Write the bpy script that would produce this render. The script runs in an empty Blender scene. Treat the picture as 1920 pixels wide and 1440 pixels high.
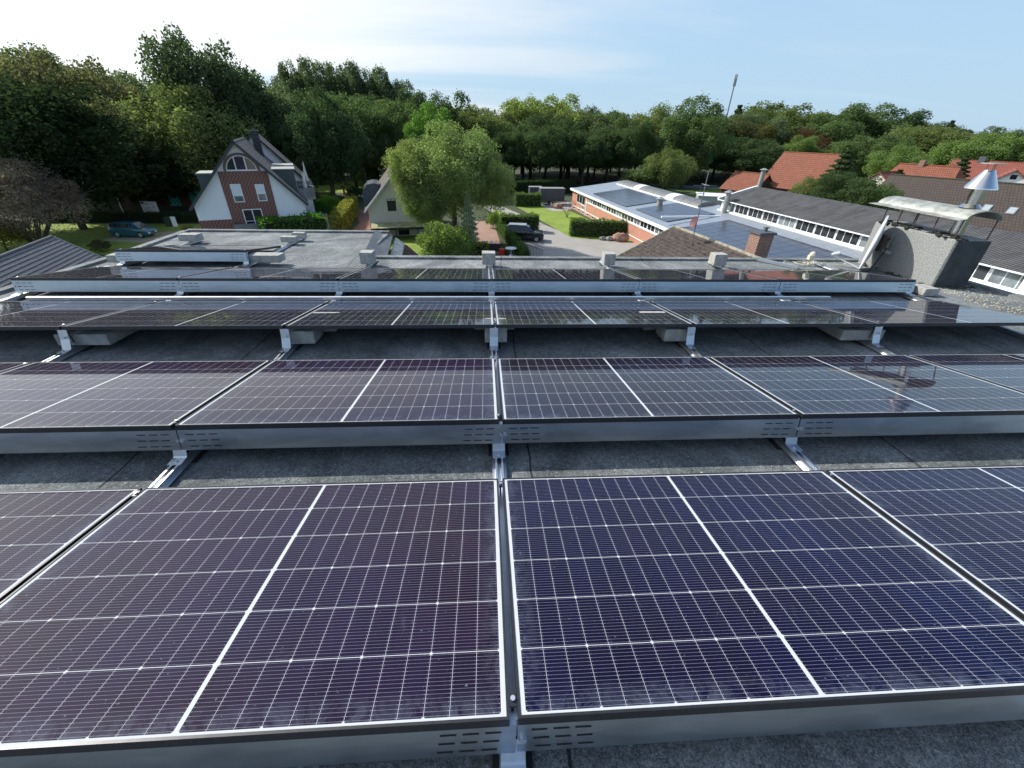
import bpy, math, random
import numpy as np
from mathutils import Vector, Matrix
R = math.radians
scene = bpy.context.scene
col = scene.collection
random.seed(7)
GZ = -10.13                       # street level, metres (the near edge of the nearest panel row is z = 0)

# ------------------------------------------------------------------ camera
CAM = np.array([-.06, -.491, 1.369])
F = 781.2
def _basis():
    p, y, r = R(31.39), R(-3.92), R(1.33)
    cp, sp, cy, sy, cr, sr = math.cos(p), math.sin(p), math.cos(y), math.sin(y), math.cos(r), math.sin(r)
    Rz = np.array([[cy, -sy, 0], [sy, cy, 0], [0, 0, 1]])
    fw, up, rt = Rz @ [0, cp, -sp], Rz @ [0, sp, cp], Rz @ [1, 0, 0]
    return fw, -sr * rt + cr * up, cr * rt + sr * up
FW, UP, RT = _basis()
cd = bpy.data.cameras.new('camera'); cam = bpy.data.objects.new('camera', cd); col.objects.link(cam)
cd.sensor_width = 36; cd.lens = F / 1920 * 36; cd.clip_start = .05; cd.clip_end = 3000
cam.matrix_world = Matrix(((RT[0], UP[0], -FW[0], CAM[0]), (RT[1], UP[1], -FW[1], CAM[1]), (RT[2], UP[2], -FW[2], CAM[2]), (0, 0, 0, 1)))
scene.camera = cam
def sight(px, py): return RT * (px - 960) / F - UP * (py - 720) / F + FW
def at_z(px, py, z=GZ):           # the place at height z seen at a point of the photograph
    d = sight(px, py); return Vector(CAM + d * (z - CAM[2]) / d[2])
def at_y(px, py, y):
    d = sight(px, py); return Vector(CAM + d * (y - CAM[1]) / d[1])

# ------------------------------------------------------------------ materials
class NT:
    def __init__(s, name):
        s.m = bpy.data.materials.new(name); s.m.use_nodes = True; s.t = s.m.node_tree; s.t.nodes.clear()
        s.out = s.n('ShaderNodeOutputMaterial')
    def n(s, t, **k):
        x = s.t.nodes.new(t)
        for a, b in k.items(): setattr(x, a, b)
        return x
    def l(s, a, b): s.t.links.new(a, b)
    def put(s, sock, v):
        if isinstance(v, bpy.types.NodeSocket): s.l(v, sock)
        elif isinstance(v, (tuple, list)) and sock.type == 'RGBA' and len(v) == 3: sock.default_value = (*v, 1)
        else: sock.default_value = v
    def m_(s, op, a, b=None, c=None):
        x = s.n('ShaderNodeMath', operation=op); s.put(x.inputs[0], a)
        if b is not None: s.put(x.inputs[1], b)
        if c is not None: s.put(x.inputs[2], c)
        return x.outputs[0]
    def mix(s, f, a, b, mode='MIX'):
        x = s.n('ShaderNodeMix', data_type='RGBA', blend_type=mode); s.put(x.inputs[0], f); s.put(x.inputs[6], a); s.put(x.inputs[7], b)
        return x.outputs[2]
    def noise(s, scale, detail=4, rough=.6, vec=None, dist=0):
        x = s.n('ShaderNodeTexNoise'); x.inputs['Scale'].default_value = scale; x.inputs['Detail'].default_value = detail
        x.inputs['Roughness'].default_value = rough; x.inputs['Distortion'].default_value = dist
        if vec is not None: s.l(vec, x.inputs['Vector'])
        return x.outputs['Fac']
    def ramp(s, f, stops):
        x = s.n('ShaderNodeValToRGB'); e = x.color_ramp.elements
        while len(e) < len(stops): e.new(.5)
        for i, (p, c) in enumerate(stops):
            e[i].position = p; e[i].color = (*c, 1) if isinstance(c, (tuple, list)) else (c, c, c, 1)
        s.l(f, x.inputs[0]); return x.outputs[0]
    def obj(s): return s.n('ShaderNodeTexCoord').outputs['Object']
    def uv(s): return s.n('ShaderNodeTexCoord').outputs['UV']
    def pos(s): return s.n('ShaderNodeNewGeometry').outputs['Position']
    def scale(s, v, sc):
        x = s.n('ShaderNodeMapping'); x.inputs['Scale'].default_value = sc; s.l(v, x.inputs['Vector']); return x.outputs[0]
    def bump(s, h, strength=.5, dist=.01):
        x = s.n('ShaderNodeBump'); x.inputs['Strength'].default_value = strength; x.inputs['Distance'].default_value = dist
        s.l(h, x.inputs['Height']); return x.outputs[0]
    def pbr(s, color, rough=.7, metal=0, normal=None, **k):
        b = s.n('ShaderNodeBsdfPrincipled'); s.put(b.inputs['Base Color'], color); s.put(b.inputs['Roughness'], rough); s.put(b.inputs['Metallic'], metal)
        if normal is not None: s.l(normal, b.inputs['Normal'])
        for a, v in k.items(): s.put(b.inputs[a.replace('_', ' ')], v)
        s.l(b.outputs[0], s.out.inputs[0]); return s.m

def plain(name, c, rough=.6, metal=0, var=.15, sc=3, bump=0, bsc=60, **k):
    t = NT(name); p = t.obj()
    f = t.noise(sc, 5, .6, p)
    a = tuple(x * (1 - var) for x in c); b = tuple(min(1, x * (1 + var)) for x in c)
    cc = t.mix(t.ramp(f, [(.3, 0), (.7, 1)]), a, b)
    nm = t.bump(t.noise(bsc, 3, .6, p), .5, bump) if bump else None
    return t.pbr(cc, rough, metal, nm, **k)

def mat_brick(name, c1, c2, mortar, w=.25, h=.08, ms=.012, var=.3):
    t = NT(name); u = t.uv()
    b = t.n('ShaderNodeTexBrick'); t.l(u, b.inputs['Vector'])
    b.inputs['Scale'].default_value = 1; b.inputs['Brick Width'].default_value = w; b.inputs['Row Height'].default_value = h
    b.inputs['Mortar Size'].default_value = ms; b.inputs['Color1'].default_value = (*c1, 1); b.inputs['Color2'].default_value = (*c2, 1); b.inputs['Mortar'].default_value = (*mortar, 1)
    f = t.noise(1.3, 5, .6, u)
    c = t.mix(var, b.outputs[0], t.mix(f, (.1, .1, .1), (1, 1, 1)), 'OVERLAY')
    return t.pbr(c, .85, 0, t.bump(b.outputs['Fac'], .6, -.006))

def mat_tiles(name, c1, c2, w=.3, h=.34, gap=.02, moss=None, mossamt=.5, rough=.7, off=.5):
    t = NT(name); u = t.uv()
    b = t.n('ShaderNodeTexBrick', offset=off); t.l(u, b.inputs['Vector'])
    b.inputs['Scale'].default_value = 1; b.inputs['Brick Width'].default_value = w; b.inputs['Row Height'].default_value = h
    b.inputs['Mortar Size'].default_value = gap; b.inputs['Mortar Smooth'].default_value = .3
    b.inputs['Color1'].default_value = (*c1, 1); b.inputs['Color2'].default_value = (*c2, 1); b.inputs['Mortar'].default_value = (*(x * .35 for x in c1), 1)
    c = b.outputs[0]
    big = t.noise(.8, 5, .65, u)
    c = t.mix(t.ramp(big, [(.35, .0), (.7, .45)]), c, tuple(x * .55 for x in c1))
    if moss: c = t.mix(t.ramp(t.noise(2.2, 6, .7, u), [(1 - mossamt, 0), (1 - mossamt + .15, 1)]), c, moss)
    sx = t.n('ShaderNodeSeparateXYZ'); t.l(u, sx.inputs[0])
    saw = t.m_('FRACT', t.m_('DIVIDE', sx.outputs[1], h))
    return t.pbr(c, rough, 0, t.bump(t.m_('ADD', t.m_('MULTIPLY', saw, -1), t.m_('MULTIPLY', b.outputs['Fac'], -1)), .7, .02))

def mat_leaf(name, trans=.5):
    t = NT(name); oi = t.n('ShaderNodeObjectInfo'); g = t.n('ShaderNodeNewGeometry')
    base = oi.outputs['Color']
    n1 = t.noise(1.6, 3, .6, t.obj())
    v = t.m_('ADD', t.m_('MULTIPLY', g.outputs['Random Per Island'], .7), t.m_('MULTIPLY', t.ramp(n1, [(.3, 0), (.7, 1)]), .8))
    k = t.m_('ADD', v, .95)
    cb = t.n('ShaderNodeCombineXYZ')
    for i in range(3): t.l(k, cb.inputs[i])
    c = t.mix(1, base, cb.outputs[0], 'MULTIPLY')
    c = t.mix(t.m_('MULTIPLY', g.outputs['Random Per Island'], .25), c, t.mix(1, c, (1.5, 1.3, .8), 'MULTIPLY'))
    d = t.n('ShaderNodeBsdfPrincipled'); t.l(c, d.inputs['Base Color']); d.inputs['Roughness'].default_value = .45; d.inputs['Specular IOR Level'].default_value = .0
    tr = t.n('ShaderNodeBsdfTranslucent'); t.l(t.mix(1, c, (1.0, 1.12, .7), 'MULTIPLY'), tr.inputs[0])
    mx = t.n('ShaderNodeMixShader'); mx.inputs[0].default_value = trans; t.l(d.outputs[0], mx.inputs[1]); t.l(tr.outputs[0], mx.inputs[2])
    t.l(mx.outputs[0], t.out.inputs[0]); return t.m

def mat_ground(name, stops, sc=.5, sc2=8, rough=.95, bump=.03):
    t = NT(name); p = t.pos()
    f = t.m_('ADD', t.m_('MULTIPLY', t.noise(sc, 6, .65, p), .6), t.m_('MULTIPLY', t.noise(sc2, 5, .7, p), .4))
    return t.pbr(t.ramp(f, stops), rough, 0, t.bump(t.noise(sc2 * 3, 4, .7, p), .8, bump))

M = {}
W, D = 1.762, 1.134
def mat_laminate():
    t = NT('solar_cells'); o = t.obj(); s = t.n('ShaderNodeSeparateXYZ'); t.l(o, s.inputs[0]); x, y = s.outputs[0], s.outputs[1]
    mx, my, cg = .022, .015, .013
    pc = (W - 2 * mx - cg) / 24; pr = (D - 2 * my) / 6; pb = pr / 16
    xh = t.m_('SUBTRACT', t.m_('ABSOLUTE', t.m_('SUBTRACT', x, W / 2)), cg / 2)
    ym = t.m_('SUBTRACT', y, my)
    dc = t.m_('PINGPONG', xh, pc / 2); dr = t.m_('PINGPONG', ym, pr / 2); d3 = t.m_('PINGPONG', xh, pc * 1.5)
    bb = t.m_('PINGPONG', t.m_('ADD', ym, pb / 2), pb / 2)
    out = t.m_('MAXIMUM', t.m_('GREATER_THAN', t.m_('ABSOLUTE', t.m_('SUBTRACT', x, W / 2)), W / 2 - mx), t.m_('GREATER_THAN', t.m_('ABSOLUTE', t.m_('SUBTRACT', y, D / 2)), D / 2 - my))
    thin = t.m_('LESS_THAN', dc, .0005); wh = t.m_('LESS_THAN', xh, 0)
    wh = t.m_('MAXIMUM', wh, t.m_('LESS_THAN', dr, .0011)); wh = t.m_('MAXIMUM', wh, t.m_('LESS_THAN', t.m_('ADD', d3, dr), .0065)); wh = t.m_('MAXIMUM', wh, out)
    bus = t.m_('LESS_THAN', bb, .0004)
    pad = t.m_('MULTIPLY', t.m_('LESS_THAN', bb, .0010), t.m_('LESS_THAN', t.m_('ABSOLUTE', t.m_('SUBTRACT', dc, .0045)), .0016))
    bus = t.m_('MAXIMUM', bus, pad)
    oi = t.n('ShaderNodeObjectInfo')
    w = t.pos()
    cellc = t.mix(t.ramp(t.noise(.9, 2, .5, w), [(.35, 0), (.65, 1)]), (.014, .004, .008), (.001, .004, .040))  # reddish patches put purple sky reflection into the cell colour
    cellc = t.mix(.62, cellc, oi.outputs['Color'])
    wn = t.n('ShaderNodeTexWhiteNoise', noise_dimensions='2D'); cb = t.n('ShaderNodeCombineXYZ')
    t.l(t.m_('FLOOR', t.m_('DIVIDE', t.m_('ADD', xh, t.m_('MULTIPLY', t.m_('GREATER_THAN', x, W / 2), 9)), pc)), cb.inputs[0]); t.l(t.m_('FLOOR', t.m_('DIVIDE', ym, pr)), cb.inputs[1]); t.l(cb.outputs[0], wn.inputs['Vector'])
    cellc = t.mix(1, cellc, t.ramp(wn.outputs[0], [(0, .8), (1, 1.15)]), 'MULTIPLY')
    c = t.mix(bus, cellc, (.19, .19, .26)); c = t.mix(thin, c, (.52, .54, .56)); c = t.mix(wh, c, (.50, .52, .53))
    # dried drops, dust along the low and side edges, wipe marks
    sm = t.ramp(t.noise(7, 6, .7, t.scale(w, (1.8, .7, 1)), 1.2), [(.63, 0), (.78, 1)])
    sp = t.ramp(t.noise(90, 2, .5, w), [(.735, 0), (.76, 1)])
    low = t.m_('MULTIPLY', t.ramp(t.m_('MINIMUM', y, t.m_('MINIMUM', x, t.m_('SUBTRACT', W, x))), [(.015, 1), (.09, 0)]), t.ramp(t.noise(14, 6, .75, w, .8), [(.42, 0), (.66, 1)]))
    dust = t.m_('MINIMUM', t.m_('ADD', t.m_('ADD', t.m_('MULTIPLY', sm, .07), t.m_('MULTIPLY', low, .16)), t.m_('MULTIPLY', sp, .3)), .4)
    c = t.mix(dust, c, (.34, .42, .52))
    metal = 0
    rough = t.mix(wh, t.mix(bus, (.48, .48, .48), (.5, .5, .5)), (.7, .7, .7))
    crough = t.m_('ADD', .03, t.m_('MULTIPLY', sm, .12))
    return t.pbr(c, rough, metal, None, Specular_IOR_Level=t.m_('MULTIPLY', t.m_('SUBTRACT', 1, wh), .012), Specular_Tint=(1, .45, .4), Coat_Weight=1.0, Coat_Roughness=crough, Coat_IOR=1.30)

def mat_felt():
    t = NT('mineral_felt'); p = t.pos(); s = t.n('ShaderNodeSeparateXYZ'); t.l(p, s.inputs[0])
    fine = t.noise(150, 3, .9, p); mid = t.noise(38, 6, .85, p); big = t.noise(1.1, 6, .65, p, 1.2)
    f = t.m_('ADD', t.m_('MULTIPLY', fine, .45), t.m_('ADD', t.m_('MULTIPLY', mid, .3), t.m_('MULTIPLY', big, .25)))
    c = t.ramp(f, [(.40, (.05, .058, .06)), (.47, (.17, .185, .185)), (.53, (.36, .375, .37)), (.60, (.72, .73, .71))])
    c = t.mix(1, c, (.68, .70, .71), 'MULTIPLY'); c = t.mix(1, c, t.ramp(t.noise(9, 6, .8, t.scale(p, (1, .45, 1)), .8), [(.35, .78), (.65, 1.15)]), 'MULTIPLY')
    c = t.mix(t.ramp(t.noise(2.6, 7, .75, p, .6), [(.58, 0), (.70, .6)]), c, (.26, .25, .18))
    c = t.mix(t.ramp(t.noise(55, 2, .5, p), [(.70, 0), (.74, .8)]), c, (.62, .62, .56))
    wob = t.m_('MULTIPLY', t.m_('SUBTRACT', t.noise(1.7, 4, .6, p), .5), .10)
    seam = t.m_('PINGPONG', t.m_('ADD', t.m_('ADD', s.outputs[0], wob), 50.42), 1.15)
    seamy = t.m_('PINGPONG', t.m_('ADD', t.m_('ADD', s.outputs[1], wob), 51.15), 2.5)
    sm = t.m_('MAXIMUM', t.m_('LESS_THAN', seam, .006), t.m_('LESS_THAN', seamy, .006))
    c = t.mix(t.m_('MULTIPLY', sm, .9), c, (.015, .017, .018))
    h = t.m_('ADD', t.m_('MULTIPLY', fine, .5), t.m_('ADD', mid, t.m_('MULTIPLY', big, 2)))
    return t.pbr(c, .95, 0, t.bump(h, .9, .012))

def mat_corr(name, c, period, rough=.8, metal=0, var=.35, amp=.03, stain=None):
    t = NT(name); u = t.uv(); s = t.n('ShaderNodeSeparateXYZ'); t.l(u, s.inputs[0])
    w = t.m_('SINE', t.m_('MULTIPLY', s.outputs[0], 2 * math.pi / period))
    n = t.noise(1.5, 7, .7, t.scale(u, (1, .25, 1)))
    a = tuple(x * (1 - var) for x in c); b = tuple(min(1, x * (1 + var)) for x in c)
    cc = t.mix(t.ramp(n, [(.3, 0), (.7, 1)]), a, b)
    if stain: cc = t.mix(t.ramp(t.noise(.9, 6, .7, u), [(.5, 0), (.65, .8)]), cc, stain)
    lap = t.m_('LESS_THAN', t.m_('PINGPONG', s.outputs[1], .8), .02)
    cc = t.mix(t.m_('MULTIPLY', lap, .5), cc, tuple(x * .3 for x in c))
    return t.pbr(cc, rough, metal, t.bump(w, 1, amp))

def mat_pv_far():
    t = NT('distant_cells'); u = t.uv(); s = t.n('ShaderNodeSeparateXYZ'); t.l(u, s.inputs[0])
    l = t.m_('MAXIMUM', t.m_('LESS_THAN', t.m_('PINGPONG', s.outputs[0], .08), .004), t.m_('LESS_THAN', t.m_('PINGPONG', s.outputs[1], .08), .004))
    return t.pbr(t.mix(l, (.035, .038, .060), (.14, .145, .17)), .4, 0, None, Coat_Weight=.6, Coat_Roughness=.12)

def mat_herring():
    t = NT('red_brick_pattern'); u = t.uv(); s = t.n('ShaderNodeSeparateXYZ'); t.l(u, s.inputs[0])
    zz = t.m_('PINGPONG', s.outputs[1], .22)
    a = t.m_('PINGPONG', t.m_('ADD', s.outputs[0], t.m_('ADD', zz, 50)), .14)
    line = t.m_('LESS_THAN', a, .035)
    n = t.noise(9, 4, .6, u)
    c = t.mix(t.ramp(n, [(.35, 0), (.65, 1)]), (.12, .045, .033), (.21, .085, .062))
    c = t.mix(t.m_('MULTIPLY', line, .8), c, (.36, .22, .18))
    b = t.n('ShaderNodeTexBrick'); t.l(u, b.inputs['Vector']); b.inputs['Scale'].default_value = 1; b.inputs['Brick Width'].default_value = .25; b.inputs['Row Height'].default_value = .08; b.inputs['Mortar Size'].default_value = .008
    c = t.mix(t.m_('MULTIPLY', b.outputs['Fac'], .35), c, (.3, .22, .2))
    return t.pbr(c, .85, 0, t.bump(n, .3, .01))

M['cells'] = mat_laminate()
M['frame'] = plain('panel_frame', (.045, .045, .05), .38, .6, .15, 30)
M['alu_b'] = plain('bracket_aluminium', (.62, .66, .70), .45, 1, .1, 9)
M['alu'] = plain('brushed_aluminium', (.72, .75, .78), .38, 1, .12, 9, .0008, 240)
def mat_sheet():
    t = NT('galvanised_sheet'); p = t.pos()
    n = t.noise(5, 6, .7, t.scale(p, (.5, 1, 2)), 1); f = t.ramp(n, [(.3, 0), (.75, 1)])
    return t.pbr(t.mix(f, (.34, .40, .46), (.50, .56, .62)), t.mix(f, (.30, .30, .30), (.40, .40, .40)), 1)
M['sheet'] = mat_sheet()
M['slot'] = plain('slot_shadow', (.01, .01, .012), .8)
M['felt'] = mat_felt()
M['concrete'] = plain('concrete', (.36, .355, .33), .95, 0, .3, 14, .01, 90)
M['rubber'] = plain('black_rubber', (.02, .02, .02), .7)
M['cable_b'] = plain('black_cable', (.015, .015, .015), .5)
M['cable_w'] = plain('cream_cable', (.62, .58, .46), .5)
M['render_grey'] = plain('rough_grey_render', (.26, .272, .268), .98, 0, .45, 60, .03, 70)
M['lead'] = plain('lead_flashing', (.10, .115, .13), .6, .3, .3, 6)
M['steel'] = plain('stainless_steel', (.75, .74, .72), .16, 1, .08, 4)
M['zinc'] = plain('weathered_zinc', (.30, .315, .29), .6, .25, .45, 9, .002, 40)
M['dish'] = plain('dish_enamel', (.55, .57, .60), .4, 0, .08, 5)
M['rust'] = plain('rusty_iron', (.08, .055, .04), .8, .3, .5, 30)
M['render_white'] = plain('white_render', (.86, .87, .88), .9, 0, .05, 5, .01, 30)
M['render_cream'] = plain('cream_render', (.66, .64, .56), .9, 0, .07, 3, .01, 30)
M['herring'] = mat_herring()
M['brick_red'] = mat_brick('orange_red_brick', (.46, .16, .09), (.40, .13, .075), (.42, .33, .27))
M['brick_brown'] = mat_brick('brown_brick', (.26, .12, .08), (.17, .075, .055), (.30, .26, .22), var=.4)
M['brick_dark'] = mat_brick('dark_brick', (.10, .035, .03), (.07, .03, .025), (.08, .06, .05))
M['brick_arch'] = plain('arch_brick', (.20, .14, .11), .9, 0, .2, 20)
M['slate'] = mat_tiles('anthracite_tiles', (.060, .063, .070), (.045, .048, .055), .3, .34, .03, None, .5, .75)
M['barge'] = plain('dark_barge_board', (.045, .048, .055), .6)
M['tile_grey'] = plain('grey_roof_tile', (.12, .125, .135), .28, 0, .35, 6, .004, 60)
M['tile_old'] = plain('weathered_brown_tile', (.088, .070, .060), .9, 0, .6, 3.2, .01, 30)
M['mortar'] = plain('ridge_mortar', (.26, .245, .19), .95, 0, .5, 5, .02, 30)
M['tile_red'] = mat_tiles('orange_clay_tiles', (.30, .10, .052), (.22, .07, .04), .34, .5, .05, (.20, .09, .05), .38, .8)
M['tile_redd'] = mat_tiles('dull_red_tiles', (.30, .085, .055), (.24, .07, .05), .34, .5, .05, (.13, .07, .05), .4, .8)
M['tile_brown'] = mat_tiles('dark_brown_tiles', (.085, .065, .052), (.065, .05, .042), .34, .5, .05, (.05, .045, .04), .4, .8)
M['glass'] = plain('window_glass', (.02, .025, .03), .06, 0, .3, 1.5, Specular_IOR_Level=.6)
M['glass_l'] = plain('curtained_glass', (.16, .19, .20), .12, 0, .5, 1.5)
M['white'] = plain('white_paint', (.78, .79, .80), .5, 0, .06, 3)
M['shutter'] = plain('roller_shutter', (.74, .76, .80), .6, 0, .05, 3)
M['dark'] = plain('dark_wood', (.025, .02, .018), .7)
M['grey_metal'] = plain('grey_metal', (.20, .215, .225), .5, .4, .2, 4)
M['teal_door'] = plain('turquoise_door', (.03, .40, .36), .5, 0, .1, 3)
M['moss_roof'] = plain('mossy_felt', (.38, .36, .20), .95, 0, .5, 1.5, .01, 40)
M['corr_dark'] = mat_corr('dark_fibre_cement', (.085, .085, .088), .177, .9, 0, .5, .05, (.13, .13, .125))
M['corr_light'] = mat_corr('light_trapezoid_metal', (.42, .47, .52), .25, .45, .5, .12, .03)
M['skyl'] = plain('milky_plastic', (.13, .137, .145), .6, 0, .25, 2)
M['skyw'] = plain('white_milky_plastic', (.72, .73, .74), .5, 0, .1, 2)
M['pvfar'] = mat_pv_far()
M['bark'] = plain('bark', (.07, .055, .04), .95, 0, .4, 4, .02, 12)
M['twig'] = plain('bare_twigs', (.09, .07, .062), .9, 0, .4, 3)
M['leaf'] = mat_leaf('foliage')
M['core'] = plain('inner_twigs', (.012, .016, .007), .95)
M['asphalt'] = mat_ground('asphalt', [(.3, (.055, .055, .055)), (.7, (.085, .083, .08))], .3, 10, .9, .01)
M['lot'] = mat_ground('gravel_yard', [(.3, (.24, .225, .205)), (.7, (.38, .36, .325))], .25, 9, .95, .02)
M['lawn'] = mat_ground('lawn', [(.3, (.10, .17, .02)), (.5, (.19, .27, .03)), (.7, (.28, .35, .06))], .35, 7, .95, .05)
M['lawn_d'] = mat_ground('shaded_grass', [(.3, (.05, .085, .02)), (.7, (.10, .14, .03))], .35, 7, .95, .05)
M['earth'] = mat_ground('earth', [(.3, (.03, .04, .016)), (.55, (.05, .065, .025)), (.75, (.085, .08, .045))], .12, 3, .98, .05)
M['pave_red'] = mat_ground('red_paving', [(.3, (.16, .075, .055)), (.7, (.24, .125, .09))], .8, 12, .9, .01)
M['pave_warm'] = mat_ground('brick_drive', [(.3, (.26, .15, .11)), (.7, (.38, .25, .19))], .8, 12, .9, .01)
M['sand'] = mat_ground('sandy_drive', [(.3, (.28, .25, .15)), (.7, (.42, .38, .26))], .4, 9, .95, .02)
M['carblack'] = plain('black_car_paint', (.006, .008, .014), .25, .3, .2, 1, Coat_Weight=1.0, Coat_Roughness=.04)
M['carteal'] = plain('teal_car_paint', (.008, .11, .145), .3, .2, .1, 1, Coat_Weight=1.0, Coat_Roughness=.04)
M['carblue'] = plain('pale_blue_car_paint', (.35, .45, .55), .3, .3, .1, 1, Coat_Weight=1.0)
M['caryel'] = plain('yellow_car_paint', (.75, .65, .08), .3, 0, .1, 1, Coat_Weight=1.0)
M['rim'] = plain('alloy_rim', (.6, .6, .62), .3, .9)
M['tyre'] = plain('tyre', (.018, .018, .018), .85)
M['lamp'] = plain('lens', (.7, .72, .75), .15, .2)
M['redp'] = plain('red_plastic', (.5, .02, .02), .5)
M['fabric'] = plain('parasol_cloth', (.72, .70, .66), .9)
M['fabric_r'] = plain('rust_parasol_cloth', (.35, .08, .04), .9)
M['stone'] = plain('reddish_boulder', (.32, .19, .14), .95, 0, .45, 2, .05, 6)
M['stone_g'] = plain('grey_stone', (.28, .27, .24), .95, 0, .45, 2, .05, 6)
M['cream'] = plain('cream_plastic', (.6, .56, .42), .5)
M['crimson'] = plain('dull_red_enamel', (.11, .04, .045), .6)
M['fence_wood'] = plain('fence_wood', (.13, .09, .06), .9, 0, .4, 6)

# ------------------------------------------------------------------ mesh building
class MB:
    def __init__(s, T=None): s.v = []; s.f = []; s.k = []; s.T = T; s.cur = 0
    def add(s, vs, fs):
        n = len(s.v)
        for p in vs:
            p = Vector(p); s.v.append(s.T @ p if s.T else p)
        for f in fs: s.f.append(tuple(n + i for i in f)); s.k.append(s.cur)
        return s
    def box(s, x0, x1, y0, y1, z0, z1, bev=0):
        if bev:
            return s.prism([(x0 + bev, y0), (x1 - bev, y0), (x1, y0 + bev), (x1, y1 - bev), (x1 - bev, y1), (x0 + bev, y1), (x0, y1 - bev), (x0, y0 + bev)], z0, z1, bev)
        return s.add([(x, y, z) for z in (z0, z1) for y in (y0, y1) for x in (x0, x1)],
                     [(0, 2, 3, 1), (4, 5, 7, 6), (0, 1, 5, 4), (2, 6, 7, 3), (0, 4, 6, 2), (1, 3, 7, 5)])
    def prism(s, poly, z0, z1, bev=0):
        n = len(poly); cx = sum(p[0] for p in poly) / n; cy = sum(p[1] for p in poly) / n
        def sh(p, b): 
            dx, dy = p[0] - cx, p[1] - cy; l = math.hypot(dx, dy); return (p[0] - dx / l * b, p[1] - dy / l * b)
        if bev:
            rings = [[(*sh(p, bev * .8), z0) for p in poly], [(*p, z0 + bev) for p in poly], [(*p, z1 - bev) for p in poly], [(*sh(p, bev * .8), z1) for p in poly]]
        else: rings = [[(*p, z0) for p in poly], [(*p, z1) for p in poly]]
        vs = [q for r in rings for q in r]; fs = [tuple(range(n))[::-1], tuple(range((len(rings) - 1) * n, len(rings) * n))]
        for r in range(len(rings) - 1):
            for i in range(n): j = (i + 1) % n; fs.append((r * n + i, r * n + j, r * n + n + j, r * n + n + i))
        return s.add(vs, fs)
    def extr(s, prof, axis, a, b):       # closed profile of (u, w) swept along x or y from a to b
        n = len(prof); P = []
        for t in (a, b):
            for u, w in prof: P.append((t, u, w) if axis == 'x' else (u, t, w))
        fs = [tuple(range(n)), tuple(range(n, 2 * n))[::-1]]
        for i in range(n): j = (i + 1) % n; fs.append((i, n + i, n + j, j))
        if axis == 'y': fs = [f[::-1] for f in fs]
        return s.add(P, [f[::-1] for f in fs])
    def cyl(s, p0, p1, r0, r1=None, n=12, cap=True):
        r1 = r0 if r1 is None else r1; p0, p1 = Vector(p0), Vector(p1); d = (p1 - p0).normalized()
        a = d.orthogonal().normalized(); b = d.cross(a); vs = []
        for p, r in ((p0, r0), (p1, r1)):
            for i in range(n): t = 2 * math.pi * i / n; vs.append(p + a * r * math.cos(t) + b * r * math.sin(t))
        fs = [(i, (i + 1) % n, n + (i + 1) % n, n + i) for i in range(n)]
        if cap: fs += [tuple(range(n))[::-1], tuple(range(n, 2 * n))]
        return s.add(vs, fs)
    def tube(s, pts, r, n=6):
        for a, b in zip(pts, pts[1:]): s.cyl(a, b, r, r, n)
        return s
    def ball(s, c, rx, ry=None, rz=None, n=12, m=8, jit=0, seed=0):
        rg = random.Random(seed); ry = ry or rx; rz = rz or rx; vs = []; fs = []
        for j in range(m + 1):
            for i in range(n):
                th = math.pi * j / m; ph = 2 * math.pi * i / n; k = 1 + rg.uniform(-jit, jit) * (0 < j < m)
                vs.append((c[0] + rx * k * math.sin(th) * math.cos(ph), c[1] + ry * k * math.sin(th) * math.sin(ph), c[2] + rz * k * math.cos(th)))
        for j in range(m):
            for i in range(n): fs.append((j * n + i, (j + 1) * n + i, (j + 1) * n + (i + 1) % n, j * n + (i + 1) % n))
        return s.add(vs, fs)
    def slab(s, ps, t):                  # sheet with thickness t below
        ps = [Vector(p) for p in ps]; nr = (ps[1] - ps[0]).cross(ps[-1] - ps[0]).normalized()
        if nr.z < 0: ps = ps[::-1]; nr = -nr
        n = len(ps); q = [p - nr * t for p in ps]
        return s.add(ps + q, [tuple(range(n)), tuple(range(n, 2 * n))[::-1]] + [((i + 1) % n, i, n + i, n + (i + 1) % n) for i in range(n)])
    def build(s, name, mat, parent=None, smooth=False, loc=None):
        me = bpy.data.meshes.new(name)
        vs = s.v if loc is None else [v - Vector(loc) for v in s.v]
        me.from_pydata([tuple(v) for v in vs], [], s.f)
        for m in (mat if isinstance(mat, (list, tuple)) else [mat]): me.materials.append(m)
        if len(me.materials) > 1: me.polygons.foreach_set('material_index', s.k)
        uv = me.uv_layers.new(name='UVMap')
        for p in me.polygons:
            n = p.normal
            if abs(n.z) > .999 or n.length < .1: tx, ty = Vector((1, 0, 0)), Vector((0, 1, 0))
            else: tx = Vector((0, 0, 1)).cross(n).normalized(); ty = n.cross(tx)
            for li in p.loop_indices:
                c = me.vertices[me.loops[li].vertex_index].co; uv.data[li].uv = (c.dot(tx), c.dot(ty))
        if smooth:
            me.polygons.foreach_set('use_smooth', [True] * len(me.polygons))
            me.set_sharp_from_angle(angle=R(38))
        me.update(); o = bpy.data.objects.new(name, me); col.objects.link(o)
        if loc is not None: o.location = loc
        if parent: o.parent = parent
        return o

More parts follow.
